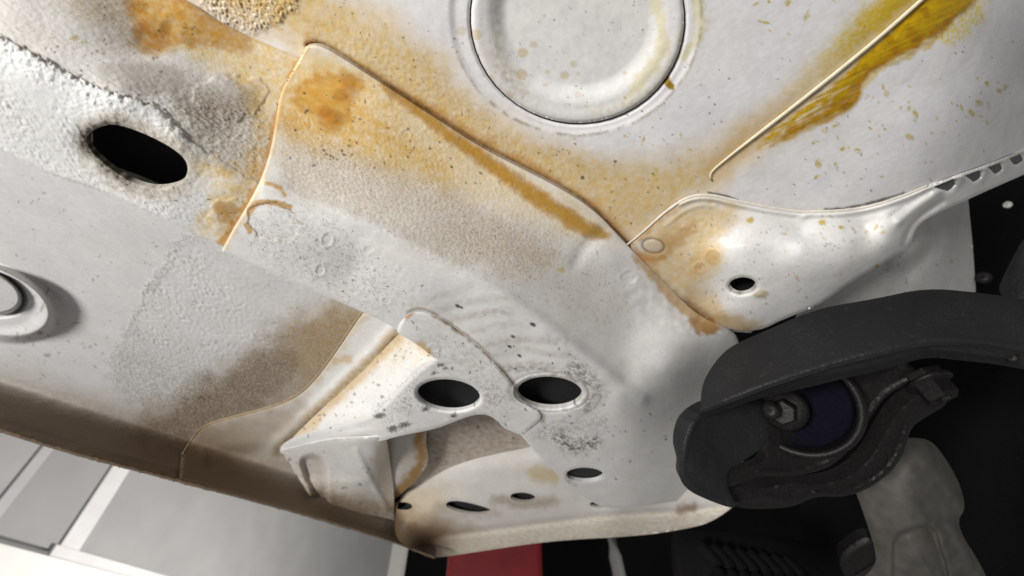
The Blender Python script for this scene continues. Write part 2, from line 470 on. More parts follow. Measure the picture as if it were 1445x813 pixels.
def pan_paint(c, col, gl):
    x, y = c.x, c.y
    col = col*np.array([1.05, 1.05, 1.085])
    nf = fbm(c.u/5, c.v/5, 4, 31); ng = fbm(c.u/1.6, c.v/1.6, 3, 32)
    film = mask(c, [(250, -40), (420, -40), (490, -5), (570, 40), (645, 105), (700, 170), (790, 205), (870, 235), (930, 225), (1000, 212), (1060, 180), (1110, 150), (1150, 130), (1130, 165), (1010, 265), (960, 300), (890, 355), (700, 245), (440, 70), (250, 0)], 34, 12, 60, 33)
    film = np.clip(film*(.86+.20*nf+.10*ng), 0, 1)
    wd = mask(c, [(520, 20), (600, 70), (660, 135), (735, 195), (880, 245), (820, 235), (720, 215), (600, 130)], 20, 14, 40, 35)
    col = mulc(col, film, (.85, .625, .265))
    col = mulc(col, wd*(.4+.4*ng)*.5, (.62, .55, .42))
    line = stroke(c, [(440, 60), (560, 128), (700, 216), (800, 268), (850, 305), (890, 348), (930, 390), (980, 435)], 9, 9, 5, 24, 36)
    col = mulc(col, line*.75, (.72, .47, .20))
    seam_shade = stroke(c, [(p[0]+1.5, p[1]-2) for p in SEAM], 2.2, 1.6, 1.0, 10, 39)
    col = mulc(col, seam_shade*.9, (.24, .19, .14))  # shadow line of the seam gap, put into the paint
    slit = stroke(c, [(1165, 296), (1200, 293), (1243, 283), (1275, 272)], 1.6, 1.2, 1, 14, 53)+stroke(c, [(1000, 272), (1020, 275), (1042, 282)], 1.4, 1.2, .6, 14, 54)
    col = mulc(col, slit*.9, (.15, .13, .11))
    # far film behind the bead, browner
    bd = stroke(c, [(1290, 0), (1180, 95), (1080, 175), (1003, 245)], [30, 22, 24, 12], 22, 6, 30, 37)
    col = mulc(col, bd*.4, (.92, .72, .38))
    yb = mask(c, [(1330, -30), (1265, -30), (1190, 40), (1125, 105), (1100, 150), (1150, 125), (1240, 50)], 17, 9, 25, 38)
    yb = yb*np.clip(.25+ss(1080, 1290, x)*.9+.25*ng, 0, 1)
    col = mulc(col, yb, (.82, .62, .05))
    # amber-yellow brushed run below the bead
    y1 = mask(c, [(1300, -10), (1395, -20), (1368, 10), (1335, 40), (1318, 50), (1290, 68), (1235, 95), (1215, 122), (1216, 138), (1180, 168), (1140, 180), (1095, 205), (1060, 215), (1100, 175), (1200, 95), (1290, 15)], 7, 4, 26, 40)
    st = pn((x*.86-y*.5)/70, (x*.45+y*.89)/2.2, 21)
    t = ss(1030, 1300, x)
    y1b = np.clip(y1*(.62+.6*t+(.6*st+.5*nf)*(1-t*.95)), 0, 1)
    col = mixc(col, y1b*1.12, YELL)
    col = mulc(col, y1*t*ss(-.1, .6, fbm(x/22, y/22, 3, 52))*.7, (.72, .60, .5))
    lo = stroke(c, [(1345, 25), (1300, 66), (1240, 92), (1212, 124), (1188, 152), (1140, 175), (1095, 198)], [6, 9, 8, 9, 9, 8, 4], 3, 4, 14, 41)
    col = mulc(col, lo*.75, (.86, .66, .22))
    y2 = mask(c, [(1340, 30), (1400, -10), (1385, 30), (1350, 62), (1310, 62)], 8, 10, 14, 42)
    col = mulc(col, np.clip(y2*(.6+1.0*ng), 0, 1), (.95, .78, .16))
    br = mask(c, [(1230, 100), (1160, 125), (1090, 175), (1060, 205), (1120, 155), (1200, 105)], 8, 6, 18, 43)
    col = mulc(col, br*ss(.0, .35, st+.3*nf)*.85, (.34, .27, .10))
    wl = mask(c, [(1250, 85), (1150, 135), (1070, 195), (1150, 160), (1240, 120)], 12, 6, 18, 55)
    col = mixc(col, wl*ss(1235, 1150, x)*ss(.15, .4, pn((x*.86-y*.5)/50, (x*.45+y*.89)/2.4, 27))*.75, (.66, .62, .52))
    # droplets of yellow oil
    dz_ = dots(c, 60, [(1140, 130), (1445, 100), (1400, 190), (1250, 262), (1130, 270)], 1.4, 5.5, 44, .5)
    dz_ = np.maximum(dz_, dots(c, 9, [(1040, -5), (1200, -5), (1120, 50), (1060, 90)], 1.5, 6, 45, 1.2))
    dz_ = np.maximum(dz_, dots(c, 12, [(870, 190), (960, 180), (1000, 240), (900, 260)], 1.0, 3.5, 46, 1.2))
    dz_ *= .55+.6*ng
    col = mixc(col, np.clip(dz_*1.1, 0, 1), (.42, .31, .01))
    col = mixc(col, stroke(c, [(940, 113), (946, 122)], 5, 2, 2, 8, 47), (.25, .15, .01))
    ys = stroke(c, [(985, 0), (992, 30), (982, 60), (965, 82)], [9, 8, 6, 4], 5, 6, 12, 48)
    col = mulc(col, ys*.6, (.80, .72, .35))
    rd = elr(x, y, 812, 20, 181, 173, 12)
    col = mulc(col, np.exp(-((rd-.985)/.014)**2)*.8*np.clip(.7+nf, 0, 1)*ss(-60, 120, y+.3*(x-812)), (.42, .37, .31))  # shadow line of the ring step, drawn in the colour
    # specks
    gp = mask(c, [(285, -20), (430, -20), (415, 15), (372, 42), (362, 55), (330, 40), (285, 12)], 10, 8, 20, 5)
    col = mulc(col, gp*ss(.3, -.2, fbm(c.u/2.2, c.v/2.2, 3, 11))*.5, (.66, .52, .28))
    sp = dots(c, 110, [(250, -10), (640, -10), (700, 190), (1000, 250), (900, 345), (700, 240), (440, 66)], .5, 1.5, 49)
    sp = np.maximum(sp, dots(c, 120, [(600, 150), (1440, -5), (1440, 240), (1000, 300)], .5, 1.5, 50))
    col = mixc(col, sp*.8, (.09, .07, .05))
    for (qx, qy, qr) in [(822, 251, 3.2), (868, 228, 2.6), (651, 44, 8)]:
        m = 1-ss(.8, 1.1, elr(x, y, qx, qy, qr, qr*.9))
        col = mixc(col, m*(.8 if qr < 5 else .45), (.07, .05, .04) if qr < 5 else (.52, .42, .28))
    # light dust streaks
    stq = ss(.15, .6, pn((x*.86-y*.5)/30, (x*.5+y*.86)/3, 51))*ss(900, 1000, x)
    col = mulc(col, stq*.10, (.6, .55, .5))
    gl[:, 0] = .5-.22*film-.15*y1b; gl[:, 1] = .10+.12*film; gl[:, 2] = .12*y1b+.1*line+.05*film
    return col, gl
pan_ctrl = Z((150, -120, 250), (500, -120, 250), (900, -120, 250), (1250, -120, 250), (250, 50, 250), (600, 150, 250), (900, 100, 250),
             (1100, 100, 250), (900, 300, 250), (700, 400, 250), (1000, 500, 250), (1200, 200, 250.5), (1150, 320, 251), (1260, 20, 250.5), (1300, 120, 252.5),
             (1340, 200, 259), (1390, 130, 273), (1390, 20, 263), (1445, 20, 290), (1445, 120, 325), (1485, 180, 400), (1300, 280, 257), (1400, 215, 296), (1445, 200, 350), (1200, 400, 252))
pan = panel('floor_pan', [(150, -90), (150, -90), (1480, -90), (1480, -90), (1480, 215), (1480, 215), (1396, 245), (1330, 275), (1280, 300), (1180, 330), (1100, 420), (1060, 470), (1060, 470), (950, 460), (800, 380), (640, 300), (400, 160), (250, 90), (150, 20), (150, 20)],
            pan_ctrl, body, holes=[ell(*PLUG)], feat=pan_feat, paint=pan_paint, hole_thick=5, label='flat white floor sheet with brown wax film and yellow oil run')
# ---- pressed-in blanking plug
def plug_feat(c):
    r = elr(c.x, c.y, *PLUG); ri = elr(c.x, c.y, 815, 20, 154, 152, 12)
    h = -4.2*(1-ss(.64, .86, ri))
    h += .8*np.exp(-((r-.93)/.06)**2)
    h += .08*fbm(c.u/8, c.v/8, 3, 61)
    return h
def plug_paint(c, col, gl):
    x, y = c.x, c.y; nf = fbm(c.u/3, c.v/3, 4, 62)
    col = mulc(col, mask(c, [(670, 60), (712, 60), (725, 110), (760, 150), (720, 140), (690, 110)], 14, 10, 20, 63)*(.3+.3*nf), (.72, .66, .57))  # shade of the left inner slope, painted here and by the next stroke
    col = mulc(col, stroke(c, [(700, 20), (702, 60), (712, 100), (735, 125)], 9, 8, 4, 12, 64)*(.45+.4*nf), (.66, .61, .53))
    for (a, b, r, k) in [(738, 75, 8, .8), (753, 63, 6, .6), (736, 105, 9, .75), (797, 106, 7, .7), (810, 90, 6, .6), (772, 102, 4, .5), (769, 120, 4, .5), (816, 103, 3.5, .5),
                         (718, 135, 8, .5), (672, 49, 9, .7), (692, 113, 8, .45), (816, 134, 6, .4), (796, 75, 3, .35), (760, 95, 3, .4), (882, 103, 3.5, .5), (827, 150, 3, .5), (745, 130, 3, .4), (768, 23, 5, .3)]:
        m = 1-ss(.75, 1.1, elr(x, y, a, b, r, r*.9)+.18*nf)
        col = mulc(col, m*k, (.80, .66, .45))
    yl = stroke(c, [(925, 5), (938, 40), (932, 80), (905, 115), (885, 135)], [10, 7, 9, 10, 5], 4, 6, 14, 65)
    col = mulc(col, yl*.62, (.92, .83, .50))
    yl = stroke(c, [(965, 40), (958, 80), (930, 120), (880, 150), (835, 160)], 6, 6, 6, 16, 66)
    col = mulc(col, yl*.45*(.6+nf), (.80, .70, .45))
    sp = dots(c, 60, [(670, -10), (960, -10), (930, 120), (800, 170), (700, 120)], .5, 1.5, 67)
    col = mixc(col, sp*.7, (.16, .13, .11))
    gl[:, 0] = .42; gl[:, 1] = .08
    return col, gl
panel('blanking_plug', ell(PLUG[0], PLUG[1], 150.5, 147.5, 12), pan_ctrl, pan, feat=plug_feat, paint=plug_paint, smooth=0, thick=5, label='round dished white plug pressed into the floor')
gap_ctrl = [(a, b, w*.985) for a, b, w in pan_ctrl]
panel('gap_ring', ell(PLUG[0], PLUG[1], 158, 155, 12), gap_ctrl, pan, mat=M_GAP, smooth=0, s=4, holes=[ell(PLUG[0], PLUG[1], 146, 143, 12)], roll=0)  # dark ring added behind the plug gap, stands in for its shade

# ---- beads of seam sealer: tubes lying on the pan
def tube(name, pts, rad, mat, parent, sides=10, flat=1.0, tint=None, closed_ends=True, label=None, noise=0, cat=None):
    """pts: world points; rad: radius or list"""
    P = np.asarray(pts, float); n = len(P)
    R = np.interp(np.linspace(0, 1, n), np.linspace(0, 1, len(rad)), rad) if isinstance(rad, (list, tuple)) else np.full(n, rad)
    t = np.gradient(P, axis=0); t /= np.linalg.norm(t, axis=1)[:, None]
    V = []; F = []
    ref = np.array([0, 0, 1.])
    for i in range(n):
        a = np.cross(t[i], ref); a /= np.linalg.norm(a)+1e-9; b = np.cross(a, t[i])
        for k in range(sides):
            an = 2*math.pi*k/sides
            V.append(P[i]+R[i]*(math.cos(an)*a+flat*math.sin(an)*b))
    for i in range(n-1):
        for k in range(sides):
            k2 = (k+1) % sides
            F.append((i*sides+k, i*sides+k2, (i+1)*sides+k2, (i+1)*sides+k))
    F.append(tuple(range(sides))[::-1]); F.append(tuple((n-1)*sides+k for k in range(sides)))
    V = np.array(V); org = V.mean(0)
    me = bpy.data.meshes.new(name); me.from_pydata([tuple(v) for v in V-org], [], F); me.update()
    me.polygons.foreach_set('use_smooth', [True]*len(me.polygons))
    if tint is not None:
        at = me.attributes.new('tint', 'FLOAT_COLOR', 'POINT'); cc = np.tile(np.r_[tint, 1], (len(V), 1))
        cc[:, :3] *= (1+.10*fbm(V[:, 0]*300, V[:, 1]*300, 3, 4))[:, None]
        at.data.foreach_set('color', cc.astype(np.float32).ravel())
        at = me.attributes.new('gloss', 'FLOAT_VECTOR', 'POINT'); at.data.foreach_set('vector', np.tile(np.array([.45, .1, .1], np.float32), (len(V), 1)).ravel())
    o = link(name, me, mat, None, label, cat); o.location = org
    if parent is not None:
        o.parent = parent; bpy.context.view_layer.update(); o.matrix_parent_inverse = parent.matrix_world.inverted()
    return o
def on_surface(pts, ev, lift=0, s=5):
    q = resample(chaikin(pts, 3, False), s, False)
    d = 1/ev(q[:, 0], q[:, 1])-lift*.001
    return CAM+rays(q[:, 0], q[:, 1])*d[:, None]
pan_ev = tps(pan_ctrl)
tube('seam_sealer', on_surface([(1318, -16), (1250, 45), (1180, 103), (1100, 166), (1040, 212), (1008, 238), (1001, 247), (1004, 254)], pan_ev, .3), [.0011, .0011, .0012, .0012, .0007], M_BODY, pan, 12, .65, (.66, .58, .42), label='cream bead of seam sealer ending in a point')

# ---- left frame rail (under the coated edge)
def ra_feat(c):
    x, y = c.x, c.y
    crease = [(-40, 30), (0, 51), (50, 76), (83, 96), (133, 120), (173, 135), (223, 151), (252, 177), (266, 197), (299, 217), (335, 242), (372, 262)]
    d, t, sd = pdist(x, y, crease)
    low = ss(-4, 8, np.where(sd > 0, -d, d))    # below the coating edge
    low = np.where(y > np.interp(x, [p[0] for p in crease], [p[1] for p in crease]), 1-np.exp(-(d/7)**2)*.0, 0)*1.0
    edge = d+4*fbm(x/12, y/12, 3, 71)
    below = y > np.interp(x, [p[0] for p in crease], [p[1] for p in crease])
    sdd = np.where(below, edge, -edge)
    coat = ss(-3, 4, sdd)*(1-.75*ss(230, 300, x))
    h = coat*1.3
    grain = fbm(c.u/1.9, c.v/1.9, 4, 72, .6)*(.65+.5*fbm(c.u/15, c.v/15, 2, 78))
    h += coat*grain*.25*(.85+.5*np.exp(-(np.maximum(sdd, 0)/50)**2))
    h += .8*coat*np.exp(-((sdd-10)/9)**2)
    rough = mask(c, [(120, 110), (230, 130), (380, 150), (370, 250), (300, 220), (200, 150)], 20, 12, 30, 73)
    h += (.10+.16*rough)*fbm(c.u/1.8, c.v/1.8, 3, 74)*(1-coat)
    # wax lumps
    for (a, b, r, k) in [(208, 30, 22, 1.1), (222, 38, 18, .9), (235, 25, 12, .6), (255, 45, 25, .5)]:
        h += k*np.exp(-elr(x, y, a, b, r, r*.8)**2*1.5)*(1+.10*fbm(c.u/4, c.v/4, 2, 75))
    # drawn-in mouth of the slot
    h += -1.2*np.exp(-(elr(x, y, 125, 200, 24, 24)**2))
    # peeled flakes
    h += .5*mask(c, [(312, 160), (318, 172), (340, 168), (372, 150), (380, 120), (345, 105), (280, 115), (262, 140)], 2, 5, 16, 76)
    h += .35*mask(c, [(300, 285), (330, 278), (352, 290), (345, 320), (310, 330), (292, 312)], 3, 4, 12, 77)
    return h
SLOT = chaikin([(120, 197), (130, 184), (146, 177), (163, 175), (190, 183), (218, 195), (245, 210), (262, 225), (266, 240), (260, 254), (246, 262), (222, 266), (198, 262), (176, 252), (150, 234), (128, 214)], 2)
def ra_paint(c, col, gl):
    x, y = c.x, c.y; nf = fbm(c.u/5, c.v/5, 4, 81); ng = fbm(c.u/1.3, c.v/1.3, 3, 82)
    crease = [(-40, 30), (0, 51), (50, 76), (83, 96), (133, 120), (173, 135), (223, 151), (252, 177), (266, 197), (299, 217), (335, 242), (372, 262)]
    below = y > np.interp(x, [p[0] for p in crease], [p[1] for p in crease])
    d, _, _ = pdist(x, y, crease)
    up = np.where(below, 0, 1.)
    col = mixc(col, np.where(below, .9, 0)*(1-ss(250, 330, x)), (.68, .675, .66))
    col = mulc(col, up*.5, (.86, .82, .76))
    col = mulc(col, mask(c, [(80, -10), (190, -10), (200, 70), (150, 45), (110, 25)], 22, 12, 30, 83)*(.6+.5*ng), (.72, .58, .38))
    # dark smudge
    sm = mask(c, [(235, 130), (290, 112), (350, 110), (372, 135), (350, 165), (300, 190), (255, 165)], 12, 10, 24, 84)
    col = mulc(col, sm*(.60+.25*ng), (.47, .43, .385))
    sm = mask(c, [(125, 95), (180, 86), (260, 92), (260, 120), (210, 140), (160, 128)], 6, 5, 20, 85)
    col = mulc(col, sm*.6, (.60, .56, .52))
    lowd = mask(c, [(240, 150), (380, 130), (372, 250), (340, 262), (290, 215), (250, 180)], 18, 12, 30, 86)
    col = mulc(col, lowd*(.5+.35*ng), (.62, .53, .41))
    # wax film and thick amber run
    film = mask(c, [(270, -10), (440, 70), (420, 110), (395, 140), (370, 250), (350, 245), (360, 160), (330, 110), (260, 75), (200, 70), (180, -10)], 14, 10, 30, 87)
    col = mulc(col, film*(.75+.3*nf), (.93, .71, .33))
    am = mask(c, [(172, -15), (250, -15), (290, 25), (345, 52), (352, 72), (310, 62), (255, 58), (230, 70), (205, 74), (190, 62), (190, 30)], 13, 6, 16, 88)
    col = mulc(col, am*np.clip(.9+.25*nf, 0, 1), (.80, .59, .25)); col = mulc(col, np.clip(am*(1-am)*4, 0, 1)*.5, (.66, .48, .32)); col = mulc(col, am*ss(-.2, .6, fbm(x/14, y/14, 3, 97))*.5, (.78, .62, .42))
    am2 = mask(c, [(190, 35), (215, 25), (245, 40), (235, 66), (206, 74), (192, 62)], 8, 4, 12, 89)
    col = mulc(col, am2*.6, (.68, .50, .32))
    lt = np.exp(-elr(x, y, 222, 36, 9, 8)**2*2)
    col = mixc(col, lt*.5, (.62, .40, .16))
    wx = mask(c, [(345, 235), (368, 240), (350, 300), (318, 345), (295, 335), (268, 320), (290, 300), (300, 270), (270, 225), (300, 220)], 14, 10, 16, 90)
    col = mulc(col, wx*np.clip(.7+.5*nf, 0, 1)*.8, (.88, .63, .22))
    wx = mask(c, [(300, 282), (340, 290), (335, 315), (308, 320)], 5, 4, 10, 91)
    col = mulc(col, wx*.8, (.66, .45, .18))
    sea = stroke(c, [(425, 80), (395, 140), (384, 200), (370, 252), (345, 300), (315, 346)], [5, 4, 5, 6, 7, 8], 4, 4, 12, 92)
    col = mulc(col, sea*.85, (.78, .47, .13))
    # dirt around the slot, ragged coating edge
    sd = sdpoly(x, y, SLOT)
    dr = np.exp(-(np.maximum(sd, 0)/14)**2)*ss(150, 110, x+2*(y-200)*-.2)
    dirt = (1-ss(0, 24, sd+9*nf+5*ng))*np.clip(1.25-(x-110)/110, .12, 1)
    col = mixc(col, np.clip(dirt*(.7+.5*ng), 0, 1)*.92, (.06, .05, .04))
    dl = mask(c, [(110, 196), (122, 180), (148, 170), (180, 172), (160, 190), (160, 215), (195, 262), (172, 256), (140, 228), (118, 212)], 6, 6, 9, 98)
    col = mixc(col, np.clip(dl*(.85+.5*ng), 0, 1)*.9, (.05, .042, .035))
    col = mulc(col, (1-ss(4, 30, sd+8*nf))*.5, (.70, .58, .40))
    gr = np.exp(-(d/4)**2)*np.clip(.35+1.2*fbm(x/16, y/16, 3, 93), 0, 1)
    col = mixc(col, gr*.6, (.20, .17, .14))
    pits = np.where(below, ss(.35, .8, ng), 0)*mask(c, [(140, 240), (280, 240), (320, 340), (260, 320), (150, 270)], 15, 8, 20, 94)
    col = mulc(col, pits*.55, (.42, .37, .31))
    sp = dots(c, 150, [(60, -10), (440, 70), (372, 260), (300, 340), (150, 260), (240, 170), (60, 80)], .6, 2.0, 95)
    col = mixc(col, sp*.8, (.08, .06, .045))
    for (a, b, k) in [(105, 54, 9), (118, 60, 6), (72, 54, 3), (145, 76, 4)]:
        col = mulc(col, (1-ss(.5, 1.2, elr(x, y, a, b, k, k*.5)+.5*ng))*.7, (.62, .52, .25))
    gl[:, 0] = np.where(below, .42, .5)-.22*am; gl[:, 1] = .2+.25*lowd; gl[:, 2] = .5*am+.1*sea+.05*film; gl[:, 1] *= 1-.6*am
    return col, gl
ra_ctrl = Z((-40, -190, 248), (100, -100, 249), (180, -45, 249), (266, 0, 248), (359, 55, 248), (425, 82, 248), (120, -20, 229), (60, 30, 205), (200, 60, 222), (290, 110, 222), (370, 150, 223),
            (-40, 20, 198), (0, 42, 195), (83, 88, 193), (173, 128, 193), (260, 185, 193), (340, 240, 194), (380, 262, 195),
            (-40, 60, 189), (50, 100, 188), (140, 145, 188), (240, 205, 188), (330, 262, 189),
            (-40, 190, 188), (60, 235, 188), (143, 268, 188), (276, 330, 188), (345, 355, 188))
rail_a = panel('frame_rail', [(-40, -170), (-40, -170), (100, -85), (180, -40), (266, 0), (299, 25), (359, 55), (420, 80), (445, 92), (445, 92), (420, 150), (405, 220), (385, 290), (340, 358), (340, 358), (311, 346), (276, 331), (199, 295), (143, 270), (66, 246), (0, 213), (-40, 192), (-40, 192)],
               ra_ctrl, body, holes=[SLOT], feat=ra_feat, paint=ra_paint, skirt=58, thick=1.5, hole_thick=3, hole_roll=.3, label='box rail with rough white coating and long slot')
# ---- rail extension: long flared pressing overlapping the rail
HOLE2 = ell(776, 554, 46, 22.5, 3); HOLE3 = ell(825.5, 670, 26.5, 10, 1)
CRB = [(376, 258), (430, 282), (492, 305), (575, 340), (673, 391), (712, 415), (770, 457), (830, 505)]
def rb_feat(c):
    x, y = c.x, c.y
    h = 1.5*ridge(c, CRB, 10)
    h += .12*fbm(c.u/30, c.v/30, 3, 101)
    up = mask(c, [(432, 66), (800, 270), (880, 345), (800, 400), (640, 380), (480, 290), (380, 255)], 25, 10, 30, 102)
    h += up*.16*fbm(c.u/1.7, c.v/1.7, 3, 103)*(1-mask(c, [(430, 120), (475, 104), (508, 106), (492, 148), (488, 180), (462, 183), (438, 156)], 8, 4, 18, 125))
    low = mask(c, [(380, 290), (480, 310), (640, 420), (560, 455), (430, 400), (330, 340)], 15, 10, 30, 104)
    h += low*.10*fbm(c.u/3, c.v/3, 3, 105)
    # stamped bump beside the seam
    h += 1.8*np.exp(-elr(x, y, 862, 362, 32, 24, 35)**2*1.3)
    h += -1.0*ridge(c, [(812, 372), (826, 345), (850, 328)], 9)
    # wax blobs and runs
    for (a, b, r, k) in [(462, 140, 22, .45), (490, 125, 14, .6), (470, 168, 11, .7), (440, 135, 16, .3)]:
        h += k*np.exp(-elr(x, y, a, b, r, r)**2*1.6)*(1+.10*fbm(c.u/3.5, c.v/3.5, 2, 106))
    h += .55*stroke(c, [(540, 125), (590, 160), (640, 197), (700, 240), (760, 282), (820, 320), (850, 332)], [3, 6, 8, 10, 11, 9, 4], 4, 3, 20, 107)
    # spot welds: shallow rings
    col_ = 0
    for (a, b, r) in [(462, 338, 11), (452, 381, 9), (573, 190, 8), (712, 258, 9), (888, 391, 13), (632, 488, 8), (700, 440, 7), (520, 352, 8), (545, 425, 7)]:
        q = elr(x, y, a, b, r, r*.72, 10+a)*(1+.12*pn(np.arctan2(y-b, x-a)*1.5, x*0, int(a))); k = .12+.16*((a*7) % 10)/10; h += k*np.exp(-((q-1)/.22)**2)-k*(1-ss(.7, 1, q))
    # peeled coating island by the left edge
    isl = mask(c, [(348, 300), (358, 288), (385, 285), (410, 295), (425, 320), (405, 342), (370, 335), (352, 318)], 2, 4, 14, 108)
    h += -.45*isl
    # hole rims
    q = elr(x, y, 776, 554, 46, 22.5, 3); h += -1.2*np.exp(-((q-1)/.08)**2)-.7*np.exp(-((q-1.22)/.05)**2)
    # creases on the rounded end
    h += .3*ridge(c, [(905, 455), (920, 470), (945, 480), (980, 485)], 8)+.18*ridge(c, [(905, 470), (903, 500), (906, 530)], 10)
    h += .55*ridge(c, [(905, 405), (935, 440), (962, 455)], 8)-.4*ridge(c, [(925, 400), (955, 430)], 6)
    h += .6*fbm(x/22, y/22, 2, 109)*mask(c, [(880, 380), (930, 400), (1000, 455), (980, 480), (920, 460), (880, 420)], 12, 4, 20, 110)
    return h
def rb_paint(c, col, gl):
    x, y = c.x, c.y; nf = fbm(c.u/5, c.v/5, 4, 121); ng = fbm(c.u/1.25, c.v/1.25, 3, 122)
    film = mask(c, [(432, 60), (480, 80), (620, 165), (760, 255), (860, 325), (850, 340), (760, 310), (690, 285), (600, 262), (520, 235), (470, 215), (420, 200), (380, 200), (380, 130), (420, 50)], 30, 10, 36, 123)
    col = mulc(col, film*np.clip(.90+.25*nf, 0, 1), (.93, .735, .39))
    fl2 = mask(c, [(430, 85), (510, 105), (560, 170), (640, 225), (655, 250), (600, 245), (530, 215), (470, 205), (410, 200), (395, 160)], 28, 10, 22, 124)
    col = mulc(col, fl2*np.clip(.70+.30*nf+.15*ng, 0, 1)*.8, (.92, .69, .30))
    bl = mask(c, [(415, 128), (440, 112), (475, 104), (508, 106), (513, 122), (492, 148), (488, 176), (468, 186), (452, 172), (438, 156), (418, 148)], 10, 6, 14, 125)
    col = mulc(col, bl, (.88, .72, .38)); col = mulc(col, np.clip(bl*(1-bl)*4, 0, 1)*.4, (.7, .5, .3))
    bl2 = mask(c, [(455, 150), (470, 130), (498, 112), (508, 122), (485, 150), (484, 178), (465, 184)], 6, 4, 10, 126)
    for (a, b, r) in [(492, 117, 15), (482, 134, 13), (470, 166, 14), (458, 158, 12)]:
        col = mulc(col, (1-ss(.5, 1.15, elr(x, y, a, b, r, r*.9)+.2*nf))*.75, (.72, .53, .29))
    run = stroke(c, [(540, 122), (590, 157), (640, 194), (700, 238), (760, 280), (820, 320), (856, 334)], [3, 6, 8, 10, 11, 10, 4], 6, 3, 14, 127)
    col = mulc(col, run, (.68, .45, .13)); col = mulc(col, np.clip(run*(1-run)*4, 0, 1)*.35, (.75, .55, .35))
    # dusty brown shoulder
    ds = mask(c, [(388, 150), (420, 175), (450, 192), (560, 238), (690, 290), (790, 350), (760, 392), (640, 368), (540, 324), (480, 290), (380, 262)], 22, 14, 40, 128)
    pw = ss(-.25, .55, ng)
    col = mulc(col, ds*(.5+.5*pw)*.72, (.64, .51, .34))
    ds2 = mask(c, [(600, 290), (850, 350), (900, 450), (800, 440), (700, 400)], 30, 14, 40, 129)
    col = mulc(col, ds2*(.25+.4*pw)*.6, (.66, .58, .48))
    w2 = mask(c, [(480, 110), (600, 185), (740, 280), (800, 330), (700, 290), (600, 230), (520, 160)], 12, 9, 20, 130)
    col = mixc(col, w2*.32*(1-fl2*.6), (.66, .60, .50))
    # right-hand flange stained along the seam
    sr = stroke(c, [(895, 362), (930, 400), (965, 437), (1000, 460)], [3, 6, 8, 12], 4, 3, 12, 131)
    col = mulc(col, sr*.85, (.66, .44, .20))
    bt = mask(c, [(968, 445), (1000, 452), (1030, 462), (1000, 474), (978, 468)], 4, 4, 10, 132)
    col = mixc(col, bt*.85, (.33, .19, .07))
    # rust/wax at left edge
    le = stroke(c, [(432, 66), (400, 128), (390, 180), (375, 245), (352, 290), (318, 348)], [4, 3, 3, 4, 6, 5], 3, 3, 12, 133)
    col = mulc(col, le*.5, (.92, .68, .32))
    for pts, w in [([(352, 300), (360, 287), (380, 284), (408, 292)], 4), ([(348, 318), (352, 325)], 4), ([(375, 258), (395, 264), (402, 276)], 3)]:
        col = mixc(col, stroke(c, pts, w, 2, 2, 8, 134)*.85, (.42, .24, .06))
    isl = mask(c, [(348, 300), (358, 288), (385, 285), (410, 295), (425, 320), (405, 342), (370, 335), (352, 318)], 2, 4, 14, 108)
    rim = np.clip(isl*(1-isl)*4, 0, 1); col = mulc(col, rim*.7, (.45, .36, .25))
    lo = mask(c, [(320, 345), (400, 260), (480, 310), (560, 400), (560, 460), (430, 402)], 16, 8, 24, 135)
    col = mulc(col, lo*ss(.2, .75, ng+.4*nf)*.55, (.40, .36, .31))
    # wiped arcs
    for i, (a, b, cc_) in enumerate([((585, 432), (640, 412), (665, 402)), ((612, 440), (660, 425), (712, 420)), ((640, 452), (680, 442), (720, 440)), ((660, 470), (700, 460), (735, 456)),
                                     ((690, 488), (730, 478), (800, 483)), ((697, 502), (725, 497), (740, 494)), ((745, 492), (775, 500), (805, 502)), ((712, 520), (760, 512), (800, 530))]):
        st = stroke(c, [a, b, cc_], 4.5, 4.5, 2, 10, 140+i)
        col = mulc(col, st*(.30+.28*((i*7) % 5)/4)*np.clip(.7+.7*nf, 0, 1), (.55, .49, .41))
    # grime round the two holes
    q = elr(x, y, 776, 554, 46, 22.5, 3)
    gr = np.exp(-((q-1.12)/.14)**2)*(.5+.9*nf)
    col = mixc(col, np.clip(gr, 0, 1)*.55, (.24, .19, .14))
    gr = np.exp(-((q-1.55)/.22)**2)*ss(.1, .6, ng+.3*nf)*ss(740, 800, x+(560-y)*.5)
    col = mixc(col, gr*.25, (.20, .17, .14))
    for pts, w, k in [([(812, 520), (830, 535)], 12, .7), ([(845, 545), (840, 565), (825, 580)], 6, .55), ([(790, 620), (815, 632), (840, 622)], 9, .9), ([(760, 615), (790, 600), (850, 596)], 10, .3), ([(800, 675), (808, 682)], 6, .5), ([(700, 530), (735, 520), (770, 518)], 5, .4)]:
        st = stroke(c, pts, w, w*.7, 4, 9, 150+w)
        col = mixc(col, np.clip(st*ss(-.45, .35, ng+nf), 0, 1)*k, (.13, .115, .095))
    an = np.degrees(np.arctan2((y-554)/22.5, (x-776)/46))
    for q0, a0, a1, k in [(1.33, -60, 70, .55), (1.55, -35, 55, .45), (1.75, -20, 45, .35), (1.38, 120, 200, .4)]:
        aw = np.where(an < -90, an+360, an) if a1 > 180 else an
        arc = np.exp(-((q-q0-.03*fbm(x/20, y/20, 2, 170))/.045)**2)*ss(a0, a0+20, aw)*ss(a1, a1-20, aw)
        col = mixc(col, arc*k*np.clip(.5+.9*nf, 0, 1), (.20, .17, .13))
    sc = mask(c, [(752, 612), (790, 598), (860, 610), (850, 640), (800, 650), (770, 630)], 10, 6, 14, 160)
    col = mulc(col, sc*ss(0, .5, ng)*.6, (.45, .40, .34))
    sp = dots(c, 520, [(440, 200), (560, 240), (700, 290), (860, 350), (900, 470), (760, 430), (640, 390), (480, 290), (395, 250)], .4, 1.25, 161, 1.8)
    col = mixc(col, sp*.55, (.20, .14, .07))
